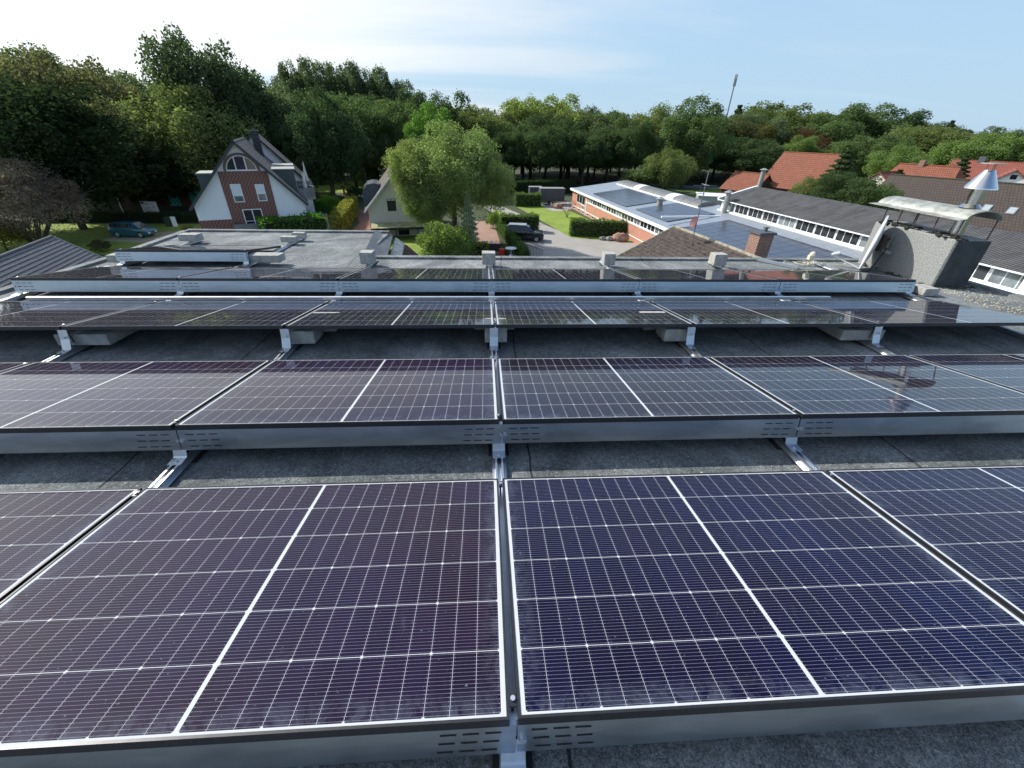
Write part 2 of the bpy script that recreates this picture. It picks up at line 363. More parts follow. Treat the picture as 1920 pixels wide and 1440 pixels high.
def tag(o, label=None, cat=None, group=None, kind=None):
    if label: o['label'] = label
    if cat: o['category'] = cat
    if group: o['group'] = group
    if kind: o['kind'] = kind
    return o
def thing(name, label, cat, loc=(0, 0, 0), rz=0, group=None):
    o = bpy.data.objects.new(name, None); col.objects.link(o); o.empty_display_size = .1
    o.location = loc; o.rotation_euler = (0, 0, rz); return tag(o, label, cat, group)
kids = {}
def children(o): return [c for c in bpy.data.objects if c.parent == o]
def copy_tree(o, parent=None):
    c = o.copy(); col.objects.link(c)
    if parent: c.parent = parent
    if o.name not in kids: kids[o.name] = children(o)
    for ch in kids[o.name]: copy_tree(ch, c)
    return c
def struct(o): o['kind'] = 'structure'; return o

# ------------------------------------------------------------------ sky and sun
SUN_AZ, SUN_EL = R(-58), R(38)          # azimuth from +Y, clockwise positive
sd = Vector((math.sin(SUN_AZ) * math.cos(SUN_EL), math.cos(SUN_AZ) * math.cos(SUN_EL), math.sin(SUN_EL)))
w = bpy.data.worlds.new('World'); scene.world = w; w.use_nodes = True; nt = w.node_tree; nt.nodes.clear()
def wn(t, **k):
    x = nt.nodes.new(t)
    for a, b in k.items(): setattr(x, a, b)
    return x
sky = wn('ShaderNodeTexSky', sky_type='NISHITA', sun_disc=False, sun_elevation=SUN_EL, sun_rotation=SUN_AZ, air_density=1.0, dust_density=.35, ozone_density=2.5)
bg = wn('ShaderNodeBackground'); bg.inputs[1].default_value = .15; nt.links.new(sky.outputs[0], bg.inputs[0])
tc = wn('ShaderNodeTexCoord'); sep = wn('ShaderNodeSeparateXYZ'); nt.links.new(tc.outputs['Generated'], sep.inputs[0])
def wm(op, a, b=None, c=None):
    x = wn('ShaderNodeMath', operation=op)
    for i, v in enumerate((a, b, c)):
        if v is None: continue
        if isinstance(v, bpy.types.NodeSocket): nt.links.new(v, x.inputs[i])
        else: x.inputs[i].default_value = v
    return x.outputs[0]
zz = wm('MAXIMUM', wm('ADD', sep.outputs[2], .12), .05)
cmb = wn('ShaderNodeCombineXYZ'); nt.links.new(wm('DIVIDE', sep.outputs[0], zz), cmb.inputs[0]); nt.links.new(wm('DIVIDE', sep.outputs[1], zz), cmb.inputs[1])
mp = wn('ShaderNodeMapping'); mp.inputs['Rotation'].default_value = (0, 0, R(-35)); mp.inputs['Scale'].default_value = (.22, .75, 1); nt.links.new(cmb.outputs[0], mp.inputs[0])
no = wn('ShaderNodeTexNoise'); no.inputs['Scale'].default_value = 1.1; no.inputs['Detail'].default_value = 8; no.inputs['Roughness'].default_value = .55; no.inputs['Distortion'].default_value = .5
nt.links.new(mp.outputs[0], no.inputs[0])
dt = wn('ShaderNodeVectorMath', operation='DOT_PRODUCT'); nt.links.new(tc.outputs['Generated'], dt.inputs[0]); dt.inputs[1].default_value = Vector((-.92, .35, .15)).normalized()
side = wm('MULTIPLY_ADD', dt.outputs['Value'], .42, 0.0)            # more veil towards the sun side
mask = wm('ADD', no.outputs['Fac'], side)
rp = wn('ShaderNodeMapRange', interpolation_type='SMOOTHSTEP'); rp.inputs['From Min'].default_value = .42; rp.inputs['From Max'].default_value = .92; rp.inputs['To Max'].default_value = .95; nt.links.new(mask, rp.inputs[0])
bc = wn('ShaderNodeBackground'); bc.inputs[0].default_value = (.93, .97, 1, 1); nt.links.new(wm('MULTIPLY_ADD', wm('POWER', wm('MAXIMUM', dt.outputs['Value'], 0), 2), .35, .66), bc.inputs[1])
mxs = wn('ShaderNodeMixShader'); 
hz = wn('ShaderNodeMapRange', interpolation_type='SMOOTHSTEP'); hz.inputs['From Min'].default_value = .75; hz.inputs['From Max'].default_value = -.02; hz.inputs['To Max'].default_value = .92; nt.links.new(sep.outputs[2], hz.inputs[0])
bh = wn('ShaderNodeBackground'); bh.inputs[0].default_value = (.40, .58, .76, 1); bh.inputs[1].default_value = .78
mh = wn('ShaderNodeMixShader'); nt.links.new(hz.outputs[0], mh.inputs[0]); nt.links.new(bg.outputs[0], mh.inputs[1]); nt.links.new(bh.outputs[0], mh.inputs[2])
nt.links.new(rp.outputs[0], mxs.inputs[0]); nt.links.new(mh.outputs[0], mxs.inputs[1]); nt.links.new(bc.outputs[0], mxs.inputs[2])

ds = wn('ShaderNodeVectorMath', operation='DOT_PRODUCT'); nt.links.new(tc.outputs['Generated'], ds.inputs[0]); ds.inputs[1].default_value = sd
gl = wn('ShaderNodeMapRange', interpolation_type='SMOOTHSTEP'); gl.inputs['From Min'].default_value = .88; gl.inputs['From Max'].default_value = 1.0; gl.inputs['To Max'].default_value = .35; nt.links.new(ds.outputs['Value'], gl.inputs[0])
bgl = wn('ShaderNodeBackground'); bgl.inputs[0].default_value = (1, .95, .86, 1); nt.links.new(gl.outputs[0], bgl.inputs[1])
ads = wn('ShaderNodeAddShader'); nt.links.new(mxs.outputs[0], ads.inputs[0]); nt.links.new(bgl.outputs[0], ads.inputs[1])
wo = wn('ShaderNodeOutputWorld'); nt.links.new(ads.outputs[0], wo.inputs[0])
sl = bpy.data.lights.new('sun', 'SUN'); sl.energy = 4.3; sl.angle = R(.5); sl.color = (1, .95, .87)
so = bpy.data.objects.new('sun', sl); col.objects.link(so); so.rotation_euler = (-sd).to_track_quat('-Z', 'Y').to_euler(); so.location = (0, 0, 30)
vs = scene.view_settings; vs.view_transform = 'Standard'; vs.look = 'None'; vs.gamma = 1; vs.use_curve_mapping = False; vs.exposure = 0.5
scene.cycles.use_denoising = True; scene.cycles.max_bounces = 8; scene.cycles.transparent_max_bounces = 8
scene.cycles.sample_clamp_indirect = 6; scene.cycles.use_adaptive_sampling = True; scene.cycles.adaptive_threshold = .01

# ------------------------------------------------------------------ own building
RZ, SL = -.25, -.0265
def rz_(y): return RZ + SL * y
b = thing('flat_roof_building', 'flat roofed building with grey mineral felt roof carrying the rows of solar panels', 'building', (0, 0, GZ))
def roofpoly():
    return [(-5.72, -9), (7.0, -9), (6.86, 5.2), (6.9, 6.42), (-2.02, 6.46), (-2.02, 8.5), (-5.95, 8.5), (-5.72, 5.0)]
rp_ = roofpoly(); m = MB()
top = [(x, y, rz_(y) - GZ) for x, y in rp_]
# roof deck split in a left strip and a main field so every face is convex
m.slab([(x, y, rz_(y) - GZ) for x, y in [(-5.72, -9), (7.0, -9), (6.86, 5.2), (6.9, 6.42), (-2.02, 6.46), (-5.72, 6.46)]], .25)
m.slab([(x, y, rz_(y) - GZ) for x, y in [(-5.72, 6.46), (-2.02, 6.46), (-2.02, 8.5), (-5.95, 8.5)]], .25)
m.build('roof', M['felt'], b)
m = MB()
m.box(-5.6, 6.8, -8.9, 6.3, 0, rz_(6.5) - GZ - .25); m.box(-5.6, -2.3, 6.31, 8.3, 0, rz_(8.5) - GZ - .25); m.build('wall', M['render_cream'], b)
m = MB()                                     # slightly raised felt upstand along the far edges
def edge(p, q, wd=.12, h=.035):
    p, q = Vector((*p, rz_(p[1]) - GZ)), Vector((*q, rz_(q[1]) - GZ)); d = (q - p).normalized(); n = Vector((-d.y, d.x, 0))
    a = [p, q, q + n * wd, p + n * wd]
    m.add([x for x in a] + [x + Vector((0, 0, h)) - (n * wd * .0) for x in a], [(4, 5, 6, 7), (0, 1, 5, 4), (1, 2, 6, 5), (2, 3, 7, 6), (3, 0, 4, 7)])
edge((6.9, 6.34), (-2.0, 6.38)); edge((-5.95, 8.42), (-2.02, 8.42)); edge((-5.65, -9), (-5.65, 6.3)); edge((-5.66, 6.31), (-5.87, 8.4)); edge((6.74, 5.0), (6.86, -9))
m.build('roof_edge', M['felt'], b)
m = MB()                                     # grey metal verge and fluted flashing of the wing's side
zz0 = rz_(7.5) - GZ
m.slab([(-2.04, 6.60, rz_(6.6) - GZ + .05), (-2.30, 8.48, rz_(8.5) - GZ + .06), (-1.96, 8.52, rz_(8.5) - GZ - .05), (-1.72, 6.62, rz_(6.6) - GZ - .10)], .02)
m.build('verge_flashing', M['lead'], b)
m = MB()
for i in range(14):
    y = 6.65 + i * .135; x = -1.70 - .018 * i * .9
    m.slab([(x, y, zz0 - .12), (x, y + .11, zz0 - .12), (x + .17, y + .11, zz0 - .24), (x + .17, y, zz0 - .24)], .015 + .008 * (i % 2))
m.build('flashing', M['zinc'], b)
m = MB()
m.slab([(-1.55, 6.6, zz0 - .25), (-1.75, 8.5, zz0 - .25), (-.55, 8.9, zz0 - 1.45), (-.35, 6.6, zz0 - 1.45)], .05)
for i in range(9):
    y = 6.7 + i * .21; m.slab([(-1.54 - .02 * i, y, zz0 - .235), (-1.54 - .02 * i, y + .03, zz0 - .235), (-.36, y + .05, zz0 - 1.42), (-.36, y, zz0 - 1.42)], .02)
m.build('side_cladding', plain('brown_cladding', (.10, .055, .045), .8, 0, .3, 5), b)

# ------------------------------------------------------------------ solar panels
TILT = R(9.87); GAP = .02
ROWS = [('front', (0, 0, 0), (-3, 2)), ('second', (.010, 1.422, -.038), (-3, 2)), ('third', (.012, 2.867, -.080), (-3, 2)), ('fourth', (0, 4.367, -.141), (-3, 2)), ('rear', (-5.24 - GAP / 2, 5.732, -.163), (0, 0))]
FH, LIP = .030, .008
def panel_proto():
    e = thing('solar_module', 'x', 'solar panel')
    l = MB(); l.add([(LIP * .5, LIP * .5, -.0025), (W - LIP * .5, LIP * .5, -.0025), (W - LIP * .5, D - LIP * .5, -.0025), (LIP * .5, D - LIP * .5, -.0025), ] +
                    [(LIP * .5, LIP * .5, -.008), (W - LIP * .5, LIP * .5, -.008), (W - LIP * .5, D - LIP * .5, -.008), (LIP * .5, D - LIP * .5, -.008)],
                    [(0, 1, 2, 3), (7, 6, 5, 4)])
    l.build('glass_laminate', M['cells'], e)
    f = MB(); b_ = .0012
    for (x0, x1, y0, y1) in ((0, W, 0, LIP), (0, W, D - LIP, D), (0, LIP, LIP, D - LIP), (W - LIP, W, LIP, D - LIP)):
        f.box(x0, x1, y0, y1, -FH, 0)
    f.build('frame', M['frame'], e)
    return e
PP = panel_proto(); first = True
tints = [(.011, .004, .017, 1), (.0004, .003, .022, 1), (.002, .0025, .004, 1)]  # first tint stores the left panels' purple reflected sheen as cell colour
ordn = {0: 'first', 1: 'second', 2: 'third', 3: 'fourth'}
def sidename(i): return ('%s right of the middle gap' % ordn[i]) if i >= 0 else ('%s left of the middle gap' % ordn[-i - 1])
rg = random.Random(3)
for ri, (rn, (ox, oy, oz), (i0, i1)) in enumerate(ROWS):
    for i in range(i0, i1 + 1):
        if ri == 0 and i in (-3, 2): continue
        e = PP if first else copy_tree(PP); first = False
        e.location = (ox + GAP / 2 + i * (W + GAP) + rg.uniform(-.002, .002), oy + rg.uniform(-.002, .002), oz + rg.uniform(-.0015, .0015))
        e.rotation_euler = (-TILT + rg.uniform(-.002, .002), rg.uniform(-.0015, .0015), 0)
        side_ = {('front', -1): 'with painted purple sheen ', ('front', 0): 'of deep blue cells '}.get((rn, i), '')
        tag(e, ('lone dark solar panel on the roof wing behind the fourth row' if ri == 4 else 'solar panel %sin the %s row, %s' % (side_, rn, sidename(i))), 'solar panel', 'solar panels on the flat roof')
        for c in children(e):
            if c.name.startswith('glass'): c.color = tints[0] if (i < 0 and ri < 2) else tints[1] if ri == 0 else tints[2]
        kids.pop(e.name, None)
kids.clear()

def deflector_proto():
    e = thing('wind_deflector', 'x', 'wind deflector')
    m = MB(); L = W + GAP - .004
    # profile in (y, z): hooks under the frame, leans out to a small foot
    prof = [(.010, -.031), (-.002, -.031), (-.025, -.150), (-.024, -.154), (-.006, -.154), (-.006, -.151), (-.021, -.149), (.002, -.034), (.010, -.034)]
    m.extr(prof, 'x', .002, L)
    s = m; s.cur = 1
    for side in (0, 1):
        for r_ in range(3):
            k = .22 + r_ * .30; y0 = -.002 + (-.023) * k; z0 = -.031 + (-.119) * k
            for q in range(3):
                a = .04 + q * .062 + .006 * r_; x0, x1 = (a, a + .045) if side == 0 else (L - a - .045, L - a)
                n = Vector((0, -.119, .023)).normalized() * .0012; d = Vector((0, -.023, -.119)).normalized() * .0028
                c0 = Vector((x0, y0, z0)) + n; c1 = Vector((x1, y0, z0)) + n
                s.add([c0 - d, c1 - d, c1 + d, c0 + d], [(0, 1, 2, 3)])
    s.build('sheet', [M['sheet'], M['slot']], e)
    MB().cyl((.016, -.012, -.093), (.016, -.023, -.091), .011, n=8).build('bolt', M['alu_b'], e)
    return e
DP = deflector_proto(); first = True
for ri, (rn, (ox, oy, oz), (i0, i1)) in enumerate(ROWS):
    if ri == 2: continue
    for i in range(i0, i1 + 1):
        if ri == 0 and i in (-3, 2): continue
        e = DP if first else copy_tree(DP); first = False
        e.location = (ox + i * (W + GAP) + GAP / 2, oy + rg.uniform(-.0015, .0015), oz)
        tag(e, 'galvanised strip under the lone rear panel' if ri == 4 else 'galvanised strip along the near edge of the %s row, %s' % (rn, sidename(i)), 'wind deflector', 'metal wind deflectors below the panel edges')
kids.clear()

# rails in y direction under every gap, with brackets and clamps
def rail(name, label, x, y0, y1, spots, clamps):
    z = rz_((y0 + y1) / 2); e = thing(name, label, 'mounting rail', (x, y0, rz_(y0)), 0, 'mounting rails running under the panel gaps')
    a = math.atan(SL); m = MB(Matrix.Rotation(a, 4, 'X')); L = y1 - y0
    prof = [(-.040, .012), (-.040, .016), (-.022, .016), (-.022, .046), (-.012, .046), (-.012, .018), (.012, .018), (.012, .046), (.022, .046), (.022, .016), (.040, .016), (.040, .012)]
    m.extr(prof, 'y', 0, L); m.build('profile', M['alu'], e)
    y = .1
    while y < L:
        MB(Matrix.Rotation(a, 4, 'X')).box(-.06, .06, y, y + .12, 0, .0115).build('rubber_pad', M['rubber'], e); y += .75
    for (yy, zt) in spots:                 # bracket under a row's near edge: plate leaning towards the viewer plus foot
        m = MB(); ly = yy - y0; zb = rz_(yy) - rz_(y0) + .048; zt_ = zt - rz_(y0) - .034
        P = [(ly + .03, zt_), (ly + .010, zt_), (ly - .006, zt_ - .08), (ly - .034, zb + .012), (ly - .042, zb + .008), (ly - .095, zb + .006), (ly - .095, zb), (ly - .034, zb), (ly + .000, zt_ - .08), (ly + .016, zt_ - .006), (ly + .03, zt_ - .006)]
        m.extr(P, 'x', -.036, .036); m.cyl((0, ly - .072, zb + .006), (0, ly - .072, zb + .014), .009, n=6); m.cyl((0.014, ly - .008, zt_ - .06), (.014, ly - .024, zt_ - .057), .007, n=8)
        m.build('bracket', M['alu_b'], e)
    for (yy, zt) in clamps:                # clamp screws between two panels
        m = MB(); ly = yy - y0; zc = zt - rz_(y0)
        m.box(-.0095, .0095, ly - .018, ly + .018, zc - .006, zc + .002); m.cyl((0, ly, zc - .16), (0, ly, zc), .004, n=6); c_ = m.build('clamp', M['frame'], e)
        MB().cyl((0, ly, zc + .003), (0, ly, zc + .009), .007, n=12).build('screw', M['alu_b'], c_)
    return e
def row_spots(x, gap):
    sp, cl = [], []
    for ri, (rn, (ox, oy, oz), (i0, i1)) in enumerate(ROWS[:4]):
        sp.append((oy, oz))
        for q in (.05, D - .05): cl.append((oy + q * math.cos(TILT), oz - q * math.sin(TILT)))
    return sp, cl
for g in range(-3, 4):
    x = g * (W + GAP)
    sp, cl = row_spots(x, g)
    y0 = -.2
    if g in (-3, 3): sp, cl = sp[3:] if g == 3 else sp[3:], [(c[0], c[1]) for c in cl[6:]]; y0 = 4.1
    if g == -3: x += .05
    if g == 3: x -= .05; 
    nm = {0: 'aluminium rail under the middle gap of the panel rows', -1: 'aluminium rail under the first gap left of the middle', 1: 'aluminium rail under the first gap right of the middle',
          -2: 'aluminium rail under the second gap left of the middle', 2: 'aluminium rail under the second gap right of the middle', -3: 'short aluminium rail at the left end of the fourth row', 3: 'short aluminium rail at the right end of the fourth row'}[g]
    rail('mounting_rail', nm, x, y0, 6.15 if g > -3 else 5.6, sp, cl)
for g in (-3, 3):     # rails of the outer gaps of rows two and three
    sp, cl = row_spots(0, 0); rail('mounting_rail', 'aluminium rail under the outermost %s gap of the second and third rows' % ('left' if g < 0 else 'right'), g * (W + GAP) + (0 if g < 0 else 0), 1.1, 3.98, sp[1:3], cl[2:6])
ox, oy, oz = ROWS[4][1]
for k, x in ((0, ox + .08), (1, ox + W + GAP - .02)):
    rail('mounting_rail', 'long aluminium rail with two paving blocks at its far end, right of the lone panel' if k else 'aluminium rail left under the lone rear panel', x, oy - .14, 7.85 if k else 7.55, [(oy, oz)], [(oy + .04, oz - .008), (oy + D * .985 - .04, oz - .187)])
m = MB(); m.extr([(3.86, -.215), (3.86, -.185), (3.89, -.185), (3.93, -.200), (3.93, -.215)], 'x', -4.75, 3.86)
tag(m.build('spare_rail', M['alu'], loc=(-.4, 3.9, -.2)), 'long bright aluminium profile lying between the third and fourth panel rows', 'profile')
m = MB(); P = [(-5.2, 3.05, rz_(3) + .012), (-4.7, 2.75, rz_(2.7) + .01), (-4.45, 2.45, rz_(2.5) + .01), (-4.62, 2.2, rz_(2.2) + .01), (-4.9, 2.0, rz_(2) + .01)]
tag(m.tube(P, .007).build('cable', M['cable_b'], loc=P[2]), 'black cable curving over the roof felt under the third row, far left', 'cable')

# concrete blocks
def block(x, y, w_, d_, h, lift, label, rot=0):
    m = MB(); m.box(-w_ / 2, w_ / 2, -d_ / 2, d_ / 2, 0, h, .006)
    rr = random.Random(int(x * 100 + y * 7)); 
    for i, v in enumerate(m.v): m.v[i] = v + Vector((rr.uniform(-.002, .002),) * 3)
    o = m.build('concrete_block', M['concrete']); o.location = (x, y, rz_(y) + lift); o.rotation_euler = (math.atan(SL), 0, rot)
    tag(o, label, 'concrete block', 'concrete paving blocks weighing the rails down')
G_ = W + GAP
for g, nm in ((-2, 'second gap left of the middle'), (-1, 'first gap left of the middle'), (0, 'middle gap'), (1, 'first gap right of the middle'), (2, 'second gap right of the middle')):
    x = g * G_
    # second row: wide flat block low behind the deflector
    block(x + .04, 1.55, .34, .18, .085, .05, 'concrete block behind the second row strip, %s' % nm)
    if g == 0:
        block(x + .02, 3.02, .20, .20, .16, .05, 'upright concrete block behind the third row bracket, middle gap'); block(x + .01, 3.32, .38, .2, .09, .05, 'wider concrete block further back under the third row at the middle gap')
    elif abs(g) == 1:
        block(x - g * .10, 3.03, .22, .22, .12, .05, 'concrete block beside the third row bracket at the %s' % nm); block(x - g * .18, 3.3, .26, .2, .12, .05, 'concrete block further back under the third row, %s' % nm)
    else:
        block(x - g * .035, 3.10, .42, .36, .10, .05, 'wide pale concrete block under the third row at the %s' % nm)
    block(x + .02, 4.52, .34, .2, .085, .05, 'concrete block behind the fourth row strip at the %s' % nm)
for g, x, s in ((-1, -1.80, .19), (0, -.02, .2), (1, 1.80, .17), (2, 3.52, .20)):
    block(x, 5.82, s, .19, .165, .05, 'upright block behind the fourth row %s' % {-1: 'left of the middle gap', 0: 'at the middle gap', 1: 'at the first gap right of the middle', 2: 'at the second gap right of the middle'}[g])
block(2.78 + 2.6, 4.62, .3, .2, .08, .05, 'concrete block under the right end of the fourth row'); block(-5.1, 4.55, .3, .2, .085, .05, 'concrete block under the left end of the fourth row')
x = ox + W
block(x + .20, 5.86, .50, .20, .10, .06, 'pale concrete block right beside the lone rear panel'); block(x - .02, 7.30, .26, .14, .09, .05, 'front one of two concrete blocks at the end of the long rail'); block(x + .03, 7.62, .22, .14, .10, .05, 'rear one of two concrete blocks at the end of the long rail')
block(ox + .05, 7.35, .32, .18, .11, .05, 'concrete block on the far edge of the roof wing, left of the long rail'); block(ox - .02, 5.86, .28, .2, .10, .05, 'concrete block left under the lone rear panel')
block(5.66, 4.50, .2, .24, .09, .01, 'concrete block beside the right end bracket of the fourth row')

# ------------------------------------------------------------------ rendered chimney block with its canopy, flue, dish
zb = rz_(5.4) - .03
bx0, bx1, by0, by1, bt = 6.10, 6.56, 4.80, 6.15, .25
e = thing('roof_chimney_block', 'rough grey rendered chimney block with dirty top at the right roof edge', 'chimney', (6.3, 5.4, zb))
m = MB(); nx, ny, nz = 10, 22, 12; rr = random.Random(5)
m.box(bx0 - 6.3, bx1 - 6.3, by0 - 5.4, by1 - 5.4, 0, bt - zb, .02); m.build('body', M['render_grey'], e)
m = MB(); m.box(bx0 + .004 - 6.3, bx1 + .012 - 6.3, by0 - .014 - 5.4, by0 - .001 - 5.4, 0, bt - zb - .01); m.build('dark_facing', plain('dark_sheet', (.055, .06, .065), .9, 0, .35, 8, .02, 60), e)  # thin dark sheet over the near face of the block
m = MB(); 
for i in range(60): 
    y = rr.uniform(by0, by1) - 5.4; xx = rr.uniform(bx0, bx1 - .25) - 6.3; m.ball((xx, y, bt - zb + .003), rr.uniform(.02, .05), rr.uniform(.02, .06), rr.uniform(.008, .025), 6, 4, .3, i)
m.build('moss_crust', plain('black_moss', (.022, .022, .018), 1, 0, .5, 30, .01, 60), e)
m = MB()
for i in range(50): 
    t_ = rr.random(); x_, y_ = (bx0 - .02 - rr.random() * .05, by0 + rr.random() * 1.2) if t_ < .4 else (bx0 + rr.random() * .6, by0 - .02 - rr.random() * .06)
    m.ball((x_ - 6.3, y_ - 5.4, .035 + rr.random() * .015), rr.uniform(.015, .04), rr.uniform(.015, .04), rr.uniform(.008, .03), 6, 4, .3, i)
m.build('moss_foot', plain('moss', (.05, .052, .025), 1, 0, .5, 30, .01, 60), e)
cz = .50
e = thing('chimney_canopy', 'barrel shaped pale metal canopy on thin rods above the chimney block', 'chimney canopy', (6.35, 5.5, bt))
m = MB(); n = 14; vs_, fs_ = [], []
for j, y in enumerate((by0 + .03, by1 + .1)):
    for i in range(n + 1):
        a = math.pi * i / n; vs_.append((6.35 - .25 * math.cos(a) - 6.35, y - 5.5, cz + .105 * math.sin(a) - bt))
for i in range(n): fs_.append((i, i + 1, n + 2 + i, n + 1 + i))
vs_ += [(v[0] * .97, v[1], v[2] - .012) for v in vs_]; N2 = 2 * (n + 1)
fs_ += [tuple(N2 + k for k in f[::-1]) for f in fs_] + [(i, N2 + i, N2 + i + 1, i + 1) for i in range(n)] + [(n + 1 + i + 1, N2 + n + 1 + i + 1, N2 + n + 1 + i, n + 1 + i) for i in range(n)]
m.add(vs_, fs_); m.slab([(-.34, by0 - 5.47, cz - bt - .01), (-.36, by1 - 5.36, cz - bt - .005), (-.24, by1 - 5.4, cz - bt + .008), (-.22, by0 - 5.47, cz - bt + .008)], .006)
m.build('cover', M['zinc'], e, True)
for k, (x_, y_) in enumerate([(-.22, -.62), (-.22, -.28), (-.22, .02), (-.22, .30), (-.22, .56), (.25, -.62), (.25, .5)]):
    MB().cyl((x_, y_, -.02), (x_, y_, cz - bt), .008, n=6).build('rod', M['rust'], e)
fx, fy = 6.36, 5.10
e = thing('flue_pipe', 'shiny stainless steel flue with conical hood rising through the canopy', 'flue', (fx, fy, bt))
MB().cyl((0, 0, 0), (0, 0, .62), .075, n=28).build('pipe', M['steel'], e, True)
MB().cyl((0, 0, cz - bt + .11), (0, 0, cz - bt + .15), .125, .08, 28).build('collar', M['steel'], e, True)
MB().cyl((0, 0, .60), (0, 0, .80), .165, .055, 28).cyl((0, 0, .585), (0, 0, .60), .168, .165, 28).build('hood', M['steel'], e, True)
m = MB()
for a in range(3): m.cyl((.045 * math.cos(a * 2.1), .045 * math.sin(a * 2.1), .79), (.045 * math.cos(a * 2.1), .045 * math.sin(a * 2.1), .87), .005, n=5)
m.cyl((0, 0, .87), (0, 0, .879), .125, n=28); m.build('cap_plate', M['zinc'], e, True)
# satellite dish facing the sun side
e = thing('satellite_dish', 'grey satellite dish seen edge on beside the chimney block', 'satellite dish', (5.98, 5.72, zb))
nrm = Vector((-.745, .655, .07)).normalized(); a_ = Vector((0, 0, 1)); ax = nrm.cross(a_).normalized(); ay = ax.cross(nrm).normalized(); c0 = Vector((-.16, .0, .43))
m = MB(); rings, seg = 6, 36; V_ = [c0 - nrm * .05]; F_ = []
for r_ in range(1, rings + 1):
    k = r_ / rings
    for s_ in range(seg):
        t_ = 2 * math.pi * s_ / seg; V_.append(c0 + ax * .36 * k * math.cos(t_) + ay * .40 * k * math.sin(t_) + nrm * (.05 * k * k - .05))
for s_ in range(seg): F_.append((0, 1 + s_, 1 + (s_ + 1) % seg))
for r_ in range(rings - 1):
    for s_ in range(seg): p_ = 1 + r_ * seg; F_.append((p_ + s_, p_ + seg + s_, p_ + seg + (s_ + 1) % seg, p_ + (s_ + 1) % seg))
n0 = len(V_); V2 = [v - nrm * .012 for v in V_]; F2 = [tuple(n0 + i for i in f[::-1]) for f in F_]; l0 = 1 + (rings - 1) * seg
m.add(V_ + V2, F_ + F2 + [(l0 + s_, n0 + l0 + s_, n0 + l0 + (s_ + 1) % seg, l0 + (s_ + 1) % seg) for s_ in range(seg)]); m.build('reflector', M['dish'], e, True)
m = MB(); m.cyl((.11, 0, .50), (-.09, .0, .45), .016, n=8); m.box(-.085, -.05, -.08, .0, .32, .56); m.build('bracket', M['rust'], e)
m = MB(); m.cyl((.10, 0, .36), (.10, 0, .56), .022, n=10); m.box(.09, .13, -.06, .06, .42, .46); m.cyl((-.02, -.06, .33), (.10, -.10, .30), .028, n=10); m.build('wall_mount', M['zinc'], e)
m = MB(); tip = c0 + nrm * .42 - ay * .28; m.cyl(c0 - ay * .40 + nrm * .0, tip, .012, n=6); m.cyl(tip, tip - nrm * .09 + ay * .05, .025, n=10); m.build('feed_arm', M['dish'], e)
m = MB(); P = [(.02, -.08, .36), (-.06, -.12, .25), (-.13, -.16, .12), (-.22, -.2, .055), (-.4, -.22, .05), (-.62, -.1, .055)]
tag(m.tube([Vector(p) + Vector(e.location) for p in P], .011).build('coax_cable', M['cable_b'], loc=(5.8, 5.6, zb + .05)), 'thick black cable looping from the dish down to the roof', 'cable')
rr = random.Random(12); o_ = Vector((5.15, 5.98, rz_(6) + .02))
for k in range(3):
    m = MB(); P = [o_ + Vector((k * .12 - .1 + .42 * math.sin(i * .5 + k) * (i / 12), -.12 * math.cos(i * .8 + k * 2) * .8, .03 * math.sin(i * 1.3 + k) ** 2)) for i in range(13)]
    tag(m.tube(P, .006, 5).build('loose_cable', M['cable_w'], loc=o_), ['cream cable coiled on the felt left of the dish', 'cream cable looped over its neighbours near the small post', 'cream cable trailing towards the dish foot'][k], 'cable', 'cream cables by the dish')
m = MB(); m.cyl((0, 0, 0), (0, 0, .17), .012, n=8); m.ball((0, 0, .19), .045, .04, .035, 8, 6, .25, 2); m.box(-.05, .02, -.03, .03, .10, .17)
o = m.build('cable_post', M['cream'], smooth=True); o.location = (5.12, 5.95, rz_(6)); tag(o, 'small cream cable post with clumped connectors near the dish', 'post')
m = MB(); m.extr([(-.025, 0), (-.025, .04), (.025, .04), (.025, 0)], 'y', -.3, .3); o = m.build('aluminium_offcut', M['alu']); o.location = (4.62, 5.98, rz_(6) + .01); o.rotation_euler = (0, 0, R(38)); tag(o, 'short aluminium rail offcut lying beside the cream cables', 'rail offcut')
#PART2
# ------------------------------------------------------------------ ground
def sheet(name, pts, z, mat):
    m = MB(); m.add([(p[0], p[1], 0) for p in pts], [tuple(range(len(pts)))])
    o = m.build(name, mat); o.location = (0, 0, GZ + z)
    if o.data.polygons[0].normal.z < 0: o.data.flip_normals()
    return struct(o)
def gp(*pp): return [at_z(*p) for p in pp]
sheet('ground', [(-1600, -900), (1600, -900), (1600, 1900), (-1600, 1900)], 0, M['earth'])
def strip(name, pts, wd, z, mat):
    L, R_ = [], []
    for i, p in enumerate(pts):
        a = pts[max(0, i - 1)]; b_ = pts[min(len(pts) - 1, i + 1)]; d = Vector((b_[0] - a[0], b_[1] - a[1])).normalized(); n = Vector((-d.y, d.x))
        L.append((p[0] + n.x * wd / 2, p[1] + n.y * wd / 2, 0)); R_.append((p[0] - n.x * wd / 2, p[1] - n.y * wd / 2, 0))
    m = MB(); k = len(pts); m.add(R_ + L, [(i, i + 1, k + i + 1, k + i) for i in range(k - 1)])
    o = m.build(name, mat); o.location = (0, 0, GZ + z); return struct(o)
strip('road', [(-150, 62), (-90, 63), (-60, 64), (-40, 68), (-28, 76), (-24, 90)], 5.5, .012, M['asphalt'])
strip('road', [(-10, 131), (8, 130), (30, 123), (55, 112), (90, 104)], 5, .012, M['lot'])
sheet('lawn', [(-62, 45), (-33, 44), (-33.5, 54), (-36, 60), (-62, 59)], .008, M['lawn'])
